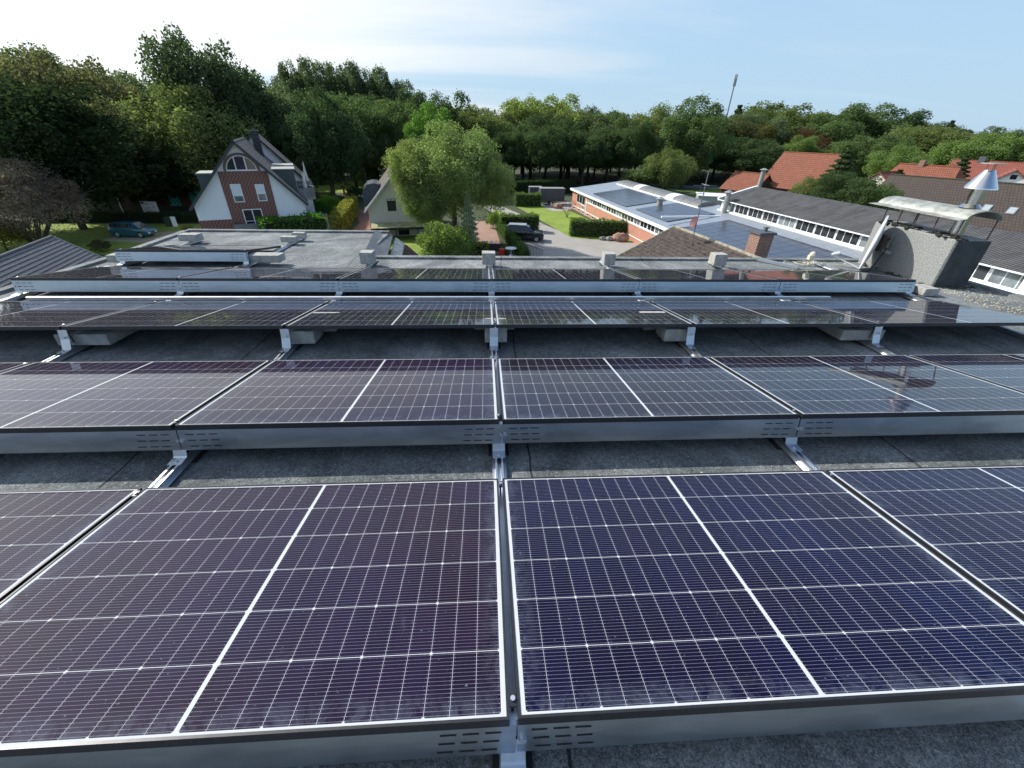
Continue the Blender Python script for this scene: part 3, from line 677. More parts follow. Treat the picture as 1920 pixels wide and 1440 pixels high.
sheet('driveway', [(-43, 50), (-33.5, 48.5), (-33.8, 53.5), (-36.5, 56.5), (-43, 53)], .012, M['sand'])
sheet('lawn', gp((735, 500), (730, 445), (775, 436), (800, 440), (800, 500)), .008, M['lawn'])
sheet('path', [(-16.6, 44), (-12.9, 44), (-13.9, 66), (-18, 74), (-21, 72), (-17.6, 62)], .012, M['pave_red'])
sheet('driveway', gp((880, 500), (952, 500), (925, 415), (890, 415)), .012, M['pave_warm'])
sheet('yard', gp((975, 500), (1290, 500), (1200, 452), (1068, 440), (1030, 425), (985, 405), (962, 396), (935, 384), (905, 388), (960, 418), (1003, 430), (975, 452), (945, 440)), .006, M['lot'])
sheet('lawn', gp((1072, 446), (985, 397), (968, 388), (1015, 384), (1070, 396), (1130, 424), (1195, 455)), .014, M['lawn'])
sheet('lawn', gp((935, 416), (925, 392), (955, 402), (1000, 425), (960, 430)), .018, M['lawn'])
sheet('yard', gp((1035, 396), (1010, 384), (1075, 378), (1078, 390), (1060, 396)), .020, M['lot'])
sheet('meadow', [(-48, 96), (-12, 90), (-8, 125), (-55, 128)], .008, M['lawn'])
sheet('meadow', [(48, 104), (56, 96), (74, 102), (66, 116)], .016, M['lawn'])
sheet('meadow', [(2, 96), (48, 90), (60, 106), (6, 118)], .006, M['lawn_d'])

# ------------------------------------------------------------------ vegetation prototypes
def np_mesh(name, V, Fq, mat):
    me = bpy.data.meshes.new(name); n = len(V); k = len(Fq)
    me.vertices.add(n); me.vertices.foreach_set('co', np.ascontiguousarray(V, np.float32).ravel())
    me.loops.add(k * 4); me.loops.foreach_set('vertex_index', np.ascontiguousarray(Fq, np.int32).ravel())
    me.polygons.add(k); me.polygons.foreach_set('loop_start', np.arange(0, 4 * k, 4, dtype=np.int32)); me.polygons.foreach_set('loop_total', np.full(k, 4, np.int32))
    me.materials.append(mat); me.update(calc_edges=True); return me
def leaf_quads(P, N, size, rg, asp=.62, jit=.9):
    n = len(P); N = N + rg.normal(0, jit, (n, 3)); N /= np.linalg.norm(N, axis=1)[:, None] + 1e-9
    A = np.cross(N, rg.normal(0, 1, (n, 3))); A /= np.linalg.norm(A, axis=1)[:, None] + 1e-9; B = np.cross(N, A)
    s = (size * rg.uniform(.6, 1.35, n))[:, None]
    V = np.stack([P - A * s * .5, P - B * s * .5 * asp + A * s * .05, P + A * s * .5, P + B * s * .5 * asp + A * s * .05], 1).reshape(-1, 3)
    return V, np.arange(4 * n).reshape(-1, 4)
def crown_points(seed, n, kind, lobes=46):
    rg = np.random.default_rng(seed)
    if kind == 'conifer':
        t = rg.random(n) ** .8; z = 1 - 2 * t; lay = np.floor(t * 11) / 11; rr = (.12 + .9 * t) * (0.72 + .28 * np.cos((t * 11 % 1) * 6.28)) * rg.uniform(.35, 1, n) ** .5
        a = rg.uniform(0, 6.283, n); a = np.round(a * 2.2) / 2.2 * .5 + a * .5
        P = np.stack([rr * np.cos(a), rr * np.sin(a), z], 1); N = np.stack([np.cos(a), np.sin(a), np.full(n, .4)], 1); return P, N, rg
    sq = {'round': (1, 1, 1), 'tall': (1, 1, 1), 'spread': (1, 1, 1), 'bush': (1, 1, 1), 'feather': (1, 1, 1)}[kind]
    C, S = [], []
    for i in range(lobes):
        d = rg.normal(0, 1, 3); d /= np.linalg.norm(d)
        if kind == 'round': d /= (np.abs(d) ** 3).sum() ** (1 / 3)
        if kind == 'tall': d /= (np.abs(d) ** 4).sum() ** .25
        if kind == 'bush': d[2] = abs(d[2]) * 1.2 - .35
        r = rg.uniform(.45, .82)
        if kind == 'tall': d *= (.72, .72, 1); r = rg.uniform(.4, .86)
        c = d * r
        if kind in ('round', 'spread') and c[2] < -.35: c[2] *= .8
        C.append(c); S.append(rg.uniform(.10, .27) if kind != 'bush' else rg.uniform(.15, .3))
    C, S = np.array(C), np.array(S)
    w_ = S ** 2; idx = rg.choice(len(C), n, p=w_ / w_.sum())
    d = rg.normal(0, 1, (n, 3)); d /= np.linalg.norm(d, axis=1)[:, None]; d[:, 2] = np.where((d[:, 2] < -.3) & (rg.random(n) < .6), -d[:, 2], d[:, 2])
    rad = S[idx] * (rg.uniform(.5, 1.0, n) ** .6 + .35 * (rg.random(n) < .18) * rg.random(n))
    stretch = np.array([.85, .85, 1.15]) if kind not in ('spread', 'bush') else np.array([1, 1, .8])
    P = C[idx] + d * rad[:, None] * stretch
    # a sprinkling of leaves through the inside, so the crown is not hollow
    k = n // 8; q = rg.normal(0, .3, (k, 3)); q *= np.minimum(1, .7 / (np.linalg.norm(q, axis=1)[:, None] + 1e-9)); P[:k] = q; d[:k] = rg.normal(0, 1, (k, 3))
    return P, d, rg
def crown_mesh(name, seed, n, kind, leaf, asp=.62, lobes=46):
    P, N, rg = crown_points(seed, n, kind, lobes); V, Fq = leaf_quads(P, N, leaf, rg, asp); return np_mesh(name, V, Fq, M['leaf'])
def trunk_mesh(seed, limbs=7):
    rg = random.Random(seed); m = MB(); pts = [Vector((rg.uniform(-.01, .01) * i, rg.uniform(-.01, .01) * i, i * .16)) for i in range(6)]
    for i in range(5): m.cyl(pts[i], pts[i + 1], .03 * (1 - i * .17), .03 * (1 - (i + 1) * .17), 8)
    for k in range(limbs):
        b0 = pts[2 + k % 3] + Vector((0, 0, rg.uniform(0, .1))); a = k * 2.4 + rg.random(); L = rg.uniform(.15, .26)
        p1 = b0 + Vector((math.cos(a) * L * .5, math.sin(a) * L * .5, L * .5)); p2 = p1 + Vector((math.cos(a + .3) * L * .5, math.sin(a + .3) * L * .5, L * .55))
        m.cyl(b0, p1, .014, .009, 6); m.cyl(p1, p2, .009, .003, 5)
    o = m.build('trunk', M['bark']); me = o.data; bpy.data.objects.remove(o); return me
PROTO = {}
for k, (kind, n, leaf, lobes) in {'r0': ('round', 38000, .044, 120), 'r1': ('round', 38000, .044, 150), 'r2': ('round', 38000, .044, 95), 't0': ('tall', 20000, .05, 90), 't1': ('tall', 20000, .05, 110),
                                  'f0': ('feather', 26000, .042, 130), 'c0': ('conifer', 14000, .065, 0), 'b0': ('bush', 12000, .07, 40), 'b1': ('bush', 16000, .055, 60)}.items():
    PROTO[k] = crown_mesh('crown', hash(k) % 1000 if False else sum(map(ord, k)), n, kind, leaf, .62, lobes)
BIG = crown_mesh('crown', 77, 46000, 'feather', .036, .5, 130)
TR = [trunk_mesh(1), trunk_mesh(2), trunk_mesh(5, 10)]
def put(name, me, parent, loc, sc, rz=0, color=None):
    o = bpy.data.objects.new(name, me); col.objects.link(o); o.parent = parent; o.location = loc; o.scale = sc; o.rotation_euler = (0, 0, rz)
    if color: o.color = (*color, 1)
    return o
def tree(name, label, x, y, h, r, proto, color, th=None, group=None, cat='tree', z0=GZ, lean=0):
    e = thing(name, label, cat, (x, y, z0), 0, group); th = h * .12 if th is None else th
    rz = rg.uniform(0, 6.28)
    put('trunk', TR[int(abs(x * 7)) % 3], e, (0, 0, 0), (h * .9, h * .9, h * .9), rz)
    put('crown', PROTO[proto] if isinstance(proto, str) else proto, e, (lean, 0, (h + th) / 2), (r, r, (h - th) / 2), rz, color); return e
def tree_px(label, px, top, y, wpx, proto, color, name='broadleaf_tree', th=None, group=None):
    p = at_y(px, top, y); h = (p.z - GZ) / 1.0; dep = (np.array(p) - CAM) @ FW; r = wpx / 2 * 1.28 * dep / F
    return tree(name, label, p.x, p.y, h, r, proto, color, th, group)
DG, MG, OL, LG, BO, GG, YG, SHADED = (.048, .074, .038), (.072, .106, .048), (.105, .13, .055), (.105, .155, .055), (.100, .100, .058), (.085, .112, .066), (.145, .18, .06), (.020, .032, .018)  # last one puts the shade on the leftmost trees into leaf colour
# skyline and body of the wood, from left to right (label, x in the photo, top, distance, width, crown, colour)
WOOD = [
 ('dark round tree cut by the left photo border, behind the brown bush', 10, 130, 56, 330, 'r0', SHADED), ('tall dark tree rising behind the left border tree', 35, 100, 80, 240, 'r2', GG),
 ('brownish olive crown on the skyline, left of the ash grey tree', 118, 92, 76, 190, 'r1', BO), ('ash grey tree between the olive crown and the tallest tree', 205, 122, 84, 170, 'f0', GG),
 ('tallest dark crown on the left skyline, dome shaped', 368, 60, 82, 185, 'r1', (.050, .072, .042)), ('brown tinged tree in front of the left skyline', 155, 175, 66, 170, 'f0', BO),
 ('very dark tree above the street lamp', 235, 262, 69, 190, 'r0', SHADED), ('yellow green tuft of a tree above the dark lamp side tree', 225, 215, 76, 120, 'f0', LG), ('dark tree behind the sign board', 150, 262, 70, 170, 'r1', SHADED),
 ('olive willow like tree below the tallest dome', 330, 150, 74, 215, 'f0', OL), ('pale green tree left of the willow like one', 265, 150, 88, 130, 'f0', LG), ('slim dark tree right of the tallest dome', 432, 132, 86, 90, 't0', DG),
 ('grey green rounded tree above the brick gable house ridge', 497, 142, 88, 150, 'r1', GG), ('dark tree filling behind the brick gable house', 440, 205, 80, 170, 'r0', DG),
 ('large dark leafy tree right of the gable house ridge', 588, 172, 80, 145, 'r2', (.038, .062, .034)), ('dark tree between the two white houses', 660, 175, 92, 130, 'r1', MG), ('dense tree behind the second white house', 720, 182, 96, 120, 'r0', MG),
 ('dark tree right behind the second white house ridge', 765, 172, 104, 110, 'r2', DG), ('bright green tree with ball tufts over the big garden tree', 805, 197, 92, 100, 'r2', (.085, .16, .04)), ('dark pointed tree right of the bright green tufted tree', 838, 172, 112, 90, 't0', DG),
 ('olive tree beyond the big garden tree', 905, 200, 112, 110, 'r1', OL), ('yellowish tree on the middle skyline', 1000, 178, 128, 130, 'r0', YG), ('second yellowish tree, broader, on the middle skyline', 1062, 182, 126, 130, 'r2', YG), ('rusty tinted tree in front of the yellowish pair', 945, 215, 122, 80, 'f0', (.12, .10, .03)),
 ('small dark crown between the yellowish pair and the dark row', 1100, 197, 140, 70, 'r1', DG), ('dark broad tree right of the yellowish pair', 1152, 204, 122, 130, 'r0', MG), ('light speckled tree left of the mast', 1240, 194, 118, 120, 'f0', OL),
 ('dense dark tree just left of the mast', 1312, 186, 112, 130, 'r2', MG), ('olive small tree standing behind the skylight vaults', 1262, 277, 93, 85, 'f0', OL), ('dark fir behind the mast foot', 1388, 197, 170, 60, 'c0', DG),
 ('small bush like tree left of the olive small tree', 1215, 305, 95, 80, 'b0', MG), ('broad wind blown crown right of the mast', 1485, 190, 165, 160, 'r1', (.075, .10, .035)), ('grey green crown beside the wind blown one', 1430, 208, 150, 110, 'r0', GG),
 ('long rounded crown on the right skyline', 1622, 198, 160, 160, 'r2', MG), ('reddish brown crown above the orange barn roof', 1515, 240, 140, 80, 'f0', (.08, .045, .03)), ('rounded crown with light top on the right skyline', 1560, 210, 150, 120, 'r1', MG),
 ('olive crown at the right end of the ridge', 1760, 232, 130, 130, 'r0', OL), ('dark crown behind the olive one at the ridge end', 1700, 208, 160, 120, 'r2', DG), ('pointed dark fir at the ridge end', 1788, 226, 165, 50, 'c0', DG),
 ('green tree between the barn roof and the red hipped roof', 1640, 250, 118, 120, 'r1', MG), ('light green tree above the red hipped roof', 1700, 270, 98, 90, 'f0', LG), ('dark conifer right beside the orange barn roof', 1592, 282, 78, 95, 'c0', DG),
 ('dense dark tree behind the small orange roof', 1395, 255, 122, 130, 'r0', DG), ('bright lime green tree behind the orange barn roof', 1505, 256, 130, 85, 'r2', LG), ('dark bushy conifer before the red hipped roof', 1690, 318, 72, 60, 'c0', (.04, .05, .022)),
 ('rounded green tree above the brown roof', 1835, 262, 112, 120, 'r1', LG), ('tall light green tree at the right photo border', 1905, 245, 110, 110, 'r0', LG), ('grey green tree behind the border tree', 1868, 240, 140, 90, 'r2', GG), ('dark tree between the two red roofs on the right', 1815, 290, 90, 60, 'c0', DG),
 ('low green tree behind the dark corrugated roof', 1605, 322, 62, 110, 'r0', DG), ('low olive bush tree right of the orange barn roof', 1530, 330, 66, 70, 'f0', OL), ('dark bush tree behind the corrugated roof ridge', 1655, 338, 58, 80, 'r1', MG),
]
for lb, px, tp, y, wp, pr_, c in WOOD:
    tree_px(lb, px, tp, y, wp, pr_, c, 'conifer_tree' if pr_ == 'c0' else 'broadleaf_tree', th=.3 if y < 90 and px < 460 else 3.4 if 600 < px < 770 else .8, group=None)
for px, tp, wp in ((527, 113, 50), (560, 110, 55), (600, 120, 60), (640, 116, 55), (668, 128, 50), (698, 127, 52), (725, 136, 48), (748, 150, 42)):
    tree_px('poplar in the tall row standing high behind the wood', px, tp, 150, wp * 1.55, 't%d' % (px % 2), (.065, .088, .052), 'poplar_tree', 3, 'tall poplars behind the wood')
for k, (px, wp) in enumerate(((962, 70), (1010, 85), (1055, 75), (1090, 80), (1135, 85), (1178, 80))):
    p = at_z(px, 352 + k % 2 * 4); tree('broadleaf_tree', 'dark tree with bare trunk in the row along the far road', p.x, p.y, 11.5 + k % 3, 6.2, 'r%d' % (k % 3), (.05, .078, .038), 3.4, 'dark trees lining the far road')
SKY = [(-80, 110), (0, 108), (60, 112), (130, 122), (200, 138), (260, 150), (400, 160), (450, 158), (520, 160), (600, 175), (700, 180), (780, 188), (860, 196), (960, 205), (1060, 205), (1150, 214), (1200, 228), (1280, 205), (1340, 212), (1400, 222), (1500, 205), (1600, 212), (1700, 212), (1780, 236), (1860, 250), (1960, 250)]
for k in range(46):     # crowns that close the skyline behind the named ones
    px = -60 + k * 43.5; tp = np.interp(px, [a for a, b in SKY], [b for a, b in SKY]) + (k * 31 % 17) - 4; y = (88 if px < 450 else 118 if px < 1150 else 150 if px < 1350 else 178) + (k * 13 % 9)
    tree_px('tree in the closed belt of woodland along the skyline', px, tp, y, 120, ('r0', 'r1', 'f0', 'r2', 't0')[k % 5], ((.055, .08, .042), (.075, .095, .05), (.095, .11, .055), (.045, .068, .036))[k * 7 % 4], th=1.5, group='trees of the woodland belt on the skyline')
for k in range(30):     # dim trees inside the wood, seen between the nearer ones
    px = 20 + k * 48; y = 100 + (k * 37 % 30) + (20 if px > 900 else 0)
    if px > 1440: y = 175 + k
    tree_px('tree half hidden deep in the wood behind the front crowns', px, 215 + (k * 53 % 40) - (30 if px < 800 else 0), y, 120, 'r%d' % (k % 3), (.040 + .02 * (k % 3), .065 + .015 * (k % 2), .034), th=1, group='trees half hidden deep in the wood')
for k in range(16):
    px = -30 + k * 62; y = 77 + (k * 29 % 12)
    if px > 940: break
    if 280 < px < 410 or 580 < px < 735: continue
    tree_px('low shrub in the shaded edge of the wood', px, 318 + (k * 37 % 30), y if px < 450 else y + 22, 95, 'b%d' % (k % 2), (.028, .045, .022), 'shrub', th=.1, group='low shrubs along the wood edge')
# far wooded hill line
rgn = np.random.default_rng(4); n = 26000
X = rgn.uniform(-420, 700, n); Y = rgn.uniform(330, 520, n); Z = GZ + rgn.uniform(1, 1, n) * (9 + 6 * np.sin(X * .02) * np.sin(X * .057 + 1) + (Y - 330) * .02) * rgn.uniform(.2, 1, n) ** .4
V, Fq = leaf_quads(np.stack([X, Y, Z], 1), np.tile([0, -.5, 1.], (n, 1)), 5.0, rgn); o = bpy.data.objects.new('distant_woods', np_mesh('distant_woods', V, Fq, M['leaf'])); col.objects.link(o); o.color = (.045, .075, .045, 1)
tag(o, 'far hazy woods along the horizon', 'woods', kind='stuff')

# garden vegetation near the houses
bt_ = at_y(842, 236, 50)
e = thing('garden_tree', 'big light green garden tree with feathery crown in the middle', 'tree', (bt_.x, bt_.y, GZ))
put('trunk', TR[2], e, (0, 0, 0), (12, 12, 11)); put('crown', BIG, e, (.2, 0, 6.9), (6.5, 5.5, 5.3), .4, (.15, .195, .085))
put('crown', PROTO['f0'], e, (-4.2, -.8, 8.0), (2.8, 3, 2.6), 5.1, (.165, .20, .08)); put('crown', PROTO['f0'], e, (4.2, -.5, 6.3), (3.4, 3.2, 3.4), 1.4, (.155, .19, .08)); put('crown', PROTO['f0'], e, (-3.6, -.5, 5.0), (3.4, 3, 3.2), 2.4, (.13, .16, .07)); put('crown', PROTO['f0'], e, (-2.6, -1.5, 3.9), (2.9, 2.4, 2.2), 3.4, (.13, .17, .07))
p = at_z(880, 470); tree('silver_shrub', 'pointed silvery grey shrub before the big garden tree', p.x, p.y, 6.0, 1.5, 'c0', (.22, .26, .20), .2, cat='shrub')
p = at_z(838, 500); e = thing('rhododendron_shrub', 'large dome shaped glossy green shrub in the lawn corner', 'shrub', (p.x, p.y + 2.0, GZ)); put('foliage', PROTO['b1'], e, (0, 0, 1.2), (3.9, 3.2, 3.4), 1, (.11, .155, .05)); put('stem', TR[0], e, (0, 0, 0), (3, 3, 3))
def hedge(label, p0, p1, wd, h, color, leaf=.16, dens=60, top=1):
    p0, p1 = Vector(p0[:2]), Vector(p1[:2]); d = p1 - p0; L = d.length; a = math.atan2(d.y, d.x); rg_ = np.random.default_rng(int(abs(p0.x * 31 + p1.y * 17)))
    e = thing('hedge', label, 'hedge', (p0.x, p0.y, GZ), a)
    n = int(dens * (L * h * 2 + L * wd + wd * h * 2) / max(leaf, .1) * .16 * 1.4)
    ar = np.array([L * h, L * h, L * wd * 1.3, wd * h, wd * h]); f = rg_.choice(5, n, p=ar / ar.sum()); u, v = rg_.random(n), rg_.random(n)
    P = np.zeros((n, 3)); N = np.zeros((n, 3))
    for k, (fx_, nn) in enumerate(((lambda u, v: (u * L, -wd / 2 + 0 * u, v * h), (0, -1, 0)), (lambda u, v: (u * L, wd / 2 + 0 * u, v * h), (0, 1, 0)), (lambda u, v: (u * L, (v - .5) * wd, h + 0 * u), (0, 0, 1)), (lambda u, v: (0 * u, (u - .5) * wd, v * h), (-1, 0, 0)), (lambda u, v: (L + 0 * u, (u - .5) * wd, v * h), (1, 0, 0)))):
        q = f == k; P[q] = np.stack(fx_(u[q], v[q]), 1); N[q] = nn
    P += N * rg_.normal(0, .07, n)[:, None] + rg_.normal(0, .03, (n, 3)); wv = .10 * np.sin(P[:, 0] * 1.9) + .07 * np.sin(P[:, 0] * 4.7 + 1); P[:, 2] += wv * (P[:, 2] > h * .6)
    V, Fq = leaf_quads(P, N, leaf, rg_, .7, .6); put('foliage', np_mesh('foliage', V, Fq, M['leaf']), e, (0, 0, 0), (1, 1, 1), 0, color)
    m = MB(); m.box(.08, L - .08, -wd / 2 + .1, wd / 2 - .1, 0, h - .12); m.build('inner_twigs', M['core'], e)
hg = (.07, .115, .032)
hp = at_y(484, 412, 38.5); hedge('broad dark green hedge in front of the brick gable house', hp, at_y(606, 412, 41.5), 2.0, at_y(550, 410, 39.5).z - GZ, (.045, .105, .018), .22, 50)
hedge('yellow green clipped hedge running back beside the red path', (-16.9, 45), (-20.4, 70), 1.4, 2.3, (.16, .165, .035), .2, 50)
hedge('dark hedge behind the black off road car', at_z(938, 433), at_z(1008, 433), 1.6, 2.0, hg)
hedge('dark hedge with piled stones at its foot beside the brick workshop', at_z(1068, 441), at_z(1180, 444), 1.6, 1.9, hg)
hedge('low dark hedge before the parked trailers', at_z(965, 386), at_z(1012, 386), 2, 2.0, hg)
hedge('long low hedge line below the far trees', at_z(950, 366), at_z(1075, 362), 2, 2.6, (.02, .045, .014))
hedge('narrow green hedge between the brick drive and the yard', at_z(938, 432), at_z(985, 492), .9, 1.2, (.05, .09, .02))
hedge('small yellowish hedge beside the dome shaped shrub', at_z(890, 480), at_z(915, 480), 1.2, 1.3, (.14, .16, .035))
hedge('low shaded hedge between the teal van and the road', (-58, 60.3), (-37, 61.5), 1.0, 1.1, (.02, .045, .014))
hedge('low bushes beside the timber fence', (-35.5, 53.6), (-33.2, 50.2), 1.0, 1.0, (.10, .11, .03))
for k, (lb, px, py, r, h, c) in enumerate([('dense laurel bush right of the gable house', 608, 425, 2.2, 3.4, (.03, .08, .018)), ('light leaved bush behind the yellow green hedge', 622, 400, 2.2, 3.0, (.09, .16, .03)), ('spiky yucca like bush by the red path', 668, 372, 2.0, 2.2, (.05, .09, .03)), ('bright green bushes behind the parasol', 600, 345, 4.0, 3.0, (.12, .22, .03)),
        ('pale bush left of the mossy carport', 690, 345, 4, 4.2, (.11, .17, .05)), ('flowering bush at the corner of our roof wing', 722, 470, 1.3, 2.2, (.13, .17, .06)), ('small round shrub before the grey tiled roof', 193, 472, 1.1, 1.3, (.07, .07, .035)), ('yellowish shrub at the left border by the tiled roof', 15, 470, 3.0, 3.6, (.15, .15, .03)),
        ('bushy green shrub beside the container', 1384, 392, 1.5, 3.6, (.14, .21, .04)), ('round clipped green bush near the small orange roof', 1432, 372, 2.4, 3.2, (.07, .10, .03)), ('small clipped box bush beside the white table', 943, 478, .8, 1.0, (.10, .14, .03)), ('light green sapling by the brick drive', 925, 428, 1.2, 2.4, (.13, .18, .05))]):
    p = at_z(px, py); e = thing('garden_bush', lb, 'bush', (p.x, p.y, GZ)); put('foliage', PROTO['b%d' % (k % 2)], e, (0, 0, h * .42), (r, r, h * .62), k, c); put('stem', TR[k % 3], e, (0, 0, 0), (h * .7,) * 3)
# bare bushes made of fine twigs
def bare(label, x, y, h, r, n, seed, name='bare_bush', mat='twig'):
    rg_ = random.Random(seed); e = thing(name, label, 'bush', (x, y, GZ)); m = MB()
    def grow(p, d, L, rad, dep):
        q = p + d * L; m.cyl(p, q, rad, rad * .6, 3 if dep > 1 else 5, False)
        if dep < 4:
            for _ in range(3 if dep else n):
                nd = (d + Vector((rg_.gauss(0, .38), rg_.gauss(0, .38), rg_.gauss(.02, .2)))).normalized(); grow(q if dep else p, nd, L * rg_.uniform(.6, .85), rad * .6, dep + 1)
    for k in range(n):
        a = k * 6.283 / n + rg_.random() * .4; grow(Vector((0, 0, 0)), Vector((math.cos(a) * r / h, math.sin(a) * r / h, .9)).normalized(), h * .36, h * .012, 1)
    m.build('branches', M[mat], e); return e
p = at_z(80, 470); e = bare('large leafless brown bush at the left behind the tiled roof', p.x - 1.0, p.y + 1, 8.5, 5.6, 16, 3)
put('fine_twigs', crown_mesh('twigs', 9, 30000, 'bush', .06, .16, 90), e, (0, 0, 4.3), (6.6, 6, 5.0), 0, (.17, .14, .12))
p = at_z(1063, 408); bare('small leafless shrub on the lawn beside the workshop', p.x, p.y, 2.8, 1.4, 7, 8)

# ------------------------------------------------------------------ helpers for buildings
def window(e, T, x0, x1, z0, z1, cols=2, fw=.06, glass='glass', frame='white', shutter=0, proud=.03, rows=1):
    """window on a wall whose outer face is local y = 0, outside towards -y (T places that wall)"""
    m = MB(T); g = MB(T)
    for a, b_, c, d in ((x0, x1, z0, z0 + fw), (x0, x1, z1 - fw, z1)): m.box(a, b_, -proud, .02, c, d)
    for i in range(cols + 1):
        xc = x0 + (x1 - x0) * i / cols; a = xc - fw / 2; a = min(max(a, x0), x1 - fw); m.box(a, a + fw, -proud + .001, .019, z0 + fw, z1 - fw)
    for j in range(1, rows): zc = z0 + (z1 - z0) * j / rows; m.box(x0 + fw, x1 - fw, -proud + .002, .018, zc - fw / 3, zc + fw / 3)
    w_ = m.build('window', M[frame], e); g.box(x0 + .01, x1 - .01, -.012, .01, z0 + .01, z1 - .01); g.build('pane', M[glass], w_)
    if shutter: s_ = MB(T); s_.box(x0 + fw * .6, x1 - fw * .6, -proud + .005, .0, z1 - (z1 - z0) * shutter, z1 - fw * .5); s_.build('roller_shutter', M['shutter'], w_)
    return w_
def wallT(x=0, y=0, rz=0): return Matrix.Translation((x, y, 0)) @ Matrix.Rotation(rz, 4, 'Z')
def tile_field(m, P0, eu, ev, nu, nv, wt, ct, amp=.03, step=.035, prof=(0, .5, 1, .5)):
    """courses of real tiles: eu along the eave, ev up the slope"""
    nrm_ = eu.cross(ev).normalized(); nrm_ = nrm_ if nrm_.z > 0 else -nrm_; k = len(prof); rows = []; rr_ = random.Random(1)
    for j in range(nv):
        for e_, hh in ((0, step), (1, 0)):
            rows.append([P0 + eu * (wt * i / k) + ev * (ct * (j + e_)) + nrm_ * (hh + prof[i % k] * amp) for i in range(nu * k + 1)])
    V_ = [v for r_ in rows for v in r_]; n_ = nu * k + 1; Fa = []
    for a in range(len(rows) - 1):
        for i in range(n_ - 1): Fa.append((a * n_ + i, a * n_ + i + 1, (a + 1) * n_ + i + 1, (a + 1) * n_ + i))
    m.add(V_, Fa)
def gable_roof(e, wh, ze, zr, y0, y1, ov, mat, t=.16, name='roof', x0=0, proud=True):
    """two roof slabs for a house whose gable is centred on x0: half width wh, eave height ze, ridge zr"""
    s = (zr - ze) / wh; o = []
    for sg in (-1, 1):
        m = MB(); xe = x0 + sg * (wh + ov); zl = ze - s * ov
        m.slab([(xe, y0, zl), (x0, y0, zr), (x0, y1, zr), (xe, y1, zl)], t); o.append(m.build(name, M[mat], e))
    return o

# ------------------------------------------------------------------ brick gable house
e = thing('gable_house', 'white rendered gable house with a red brick centre strip and arched attic window', 'house', (-21.5, 42, GZ), R(22))
s_ = (10.30 - 5.13) / 4.80; hw = 4.42; ze = 10.16 - s_ * hw
m = MB(); pr = [(-hw, 0), (hw, 0), (hw, ze), (0, 10.16), (-hw, ze)]
m.extr(pr, 'y', 0, 12.5); m.build('wall', M['render_white'], e)
m = MB(); zf = 4.0
m.add([(-1.86, -.06, zf), (1.98, -.06, zf), (1.98, -.06, 7.9), (-1.86, -.06, 7.9), (-1.86, 0, zf), (1.98, 0, zf), (1.98, 0, 7.9), (-1.86, 0, 7.9)], [(0, 1, 2, 3), (4, 0, 3, 7), (1, 5, 6, 2), (3, 2, 6, 7)])
m.box(-hw - .03, hw + .03, -.06, .3, 0, zf); m.box(hw + .0, hw + .03, .3, 12.4, 0, zf); m.build('brick_facing', M['herring'], e)
gable_roof(e, 4.8, 5.05, 10.28, -.45, 12.9, .0, 'slate', .17)
m = MB()
for sg in (-1, 1):
    m.slab([(sg * 4.8, -.52, 5.03), (0, -.52, 10.25), (0, -.455, 10.25), (sg * 4.8, -.455, 5.03)], .19)
m.build('barge_board', M['barge'], e)
m = MB(); V_ = []; n = 20
for i in range(n + 1): a = math.pi * i / n; V_.append((.05 + 1.15 * math.cos(a), -.02, 7.98 + 1.12 * math.sin(a)))
m.add(V_, [tuple(range(n + 1))[::-1]]); w_ = m.build('attic_window', M['glass'], e)
m = MB()
for i in range(n): 
    a, b_ = V_[i], V_[i + 1]; m.cyl((a[0], -.05, a[2]), (b_[0], -.05, b_[2]), .045, n=5)
for x_ in (-.38, .42): m.box(x_ - .045, x_ + .045, -.08, -.03, 7.98, 9.04)
m.box(-1.12, 1.22, -.085, -.025, 7.94, 8.03); m.build('window_frame', M['white'], w_)
m = MB(); m.box(-.3, .34, -.03, -.022, 8.03, 9.0); m.build('drawn_curtain', plain('dark_curtain', (.05, .04, .06), .9), w_)
m = MB()
for i in range(n): 
    a = math.pi * i / n; b_ = math.pi * (i + 1) / n; R1, R2 = 1.22, 1.42
    m.add([(.05 + r_ * math.cos(t_), y_, 7.92 + r_ * math.sin(t_)) for y_ in (-.07, .0) for r_, t_ in ((R1, a), (R2, a), (R2, b_), (R1, b_))], [(0, 1, 2, 3)[::-1], (1, 5, 6, 2)[::-1], (0, 3, 7, 4)[::-1]])
m.build('brick_arch', M['brick_arch'], e)
T = wallT(0, -.06)
window(e, T, -1.24, -.42, 5.40, 6.90, 1, .07, 'glass_l', 'white', .66); window(e, T, .68, 1.42, 5.42, 6.84, 1, .07, 'glass_l', 'white', .58)
window(e, T, -.86, .70, 2.75, 4.80, 2, .08, 'glass', 'white', 0, .03, 2)
m = MB(); m.box(-1.75, .72, -1.1, -.07, 2.62, 2.72); 
m.build('balcony_slab', M['grey_metal'], e); m = MB(); m.box(-1.75, .72, -1.12, -1.09, 2.72, 3.72); m.box(-1.77, -1.74, -1.09, -.07, 2.72, 3.72); m.box(.70, .73, -1.09, -.07, 2.72, 3.72); m.build('balcony_front', M['grey_metal'], e)
window(e, wallT(hw + .03, 0, R(90)), 1.2, 2.4, 3.0, 4.3, 1, .08)
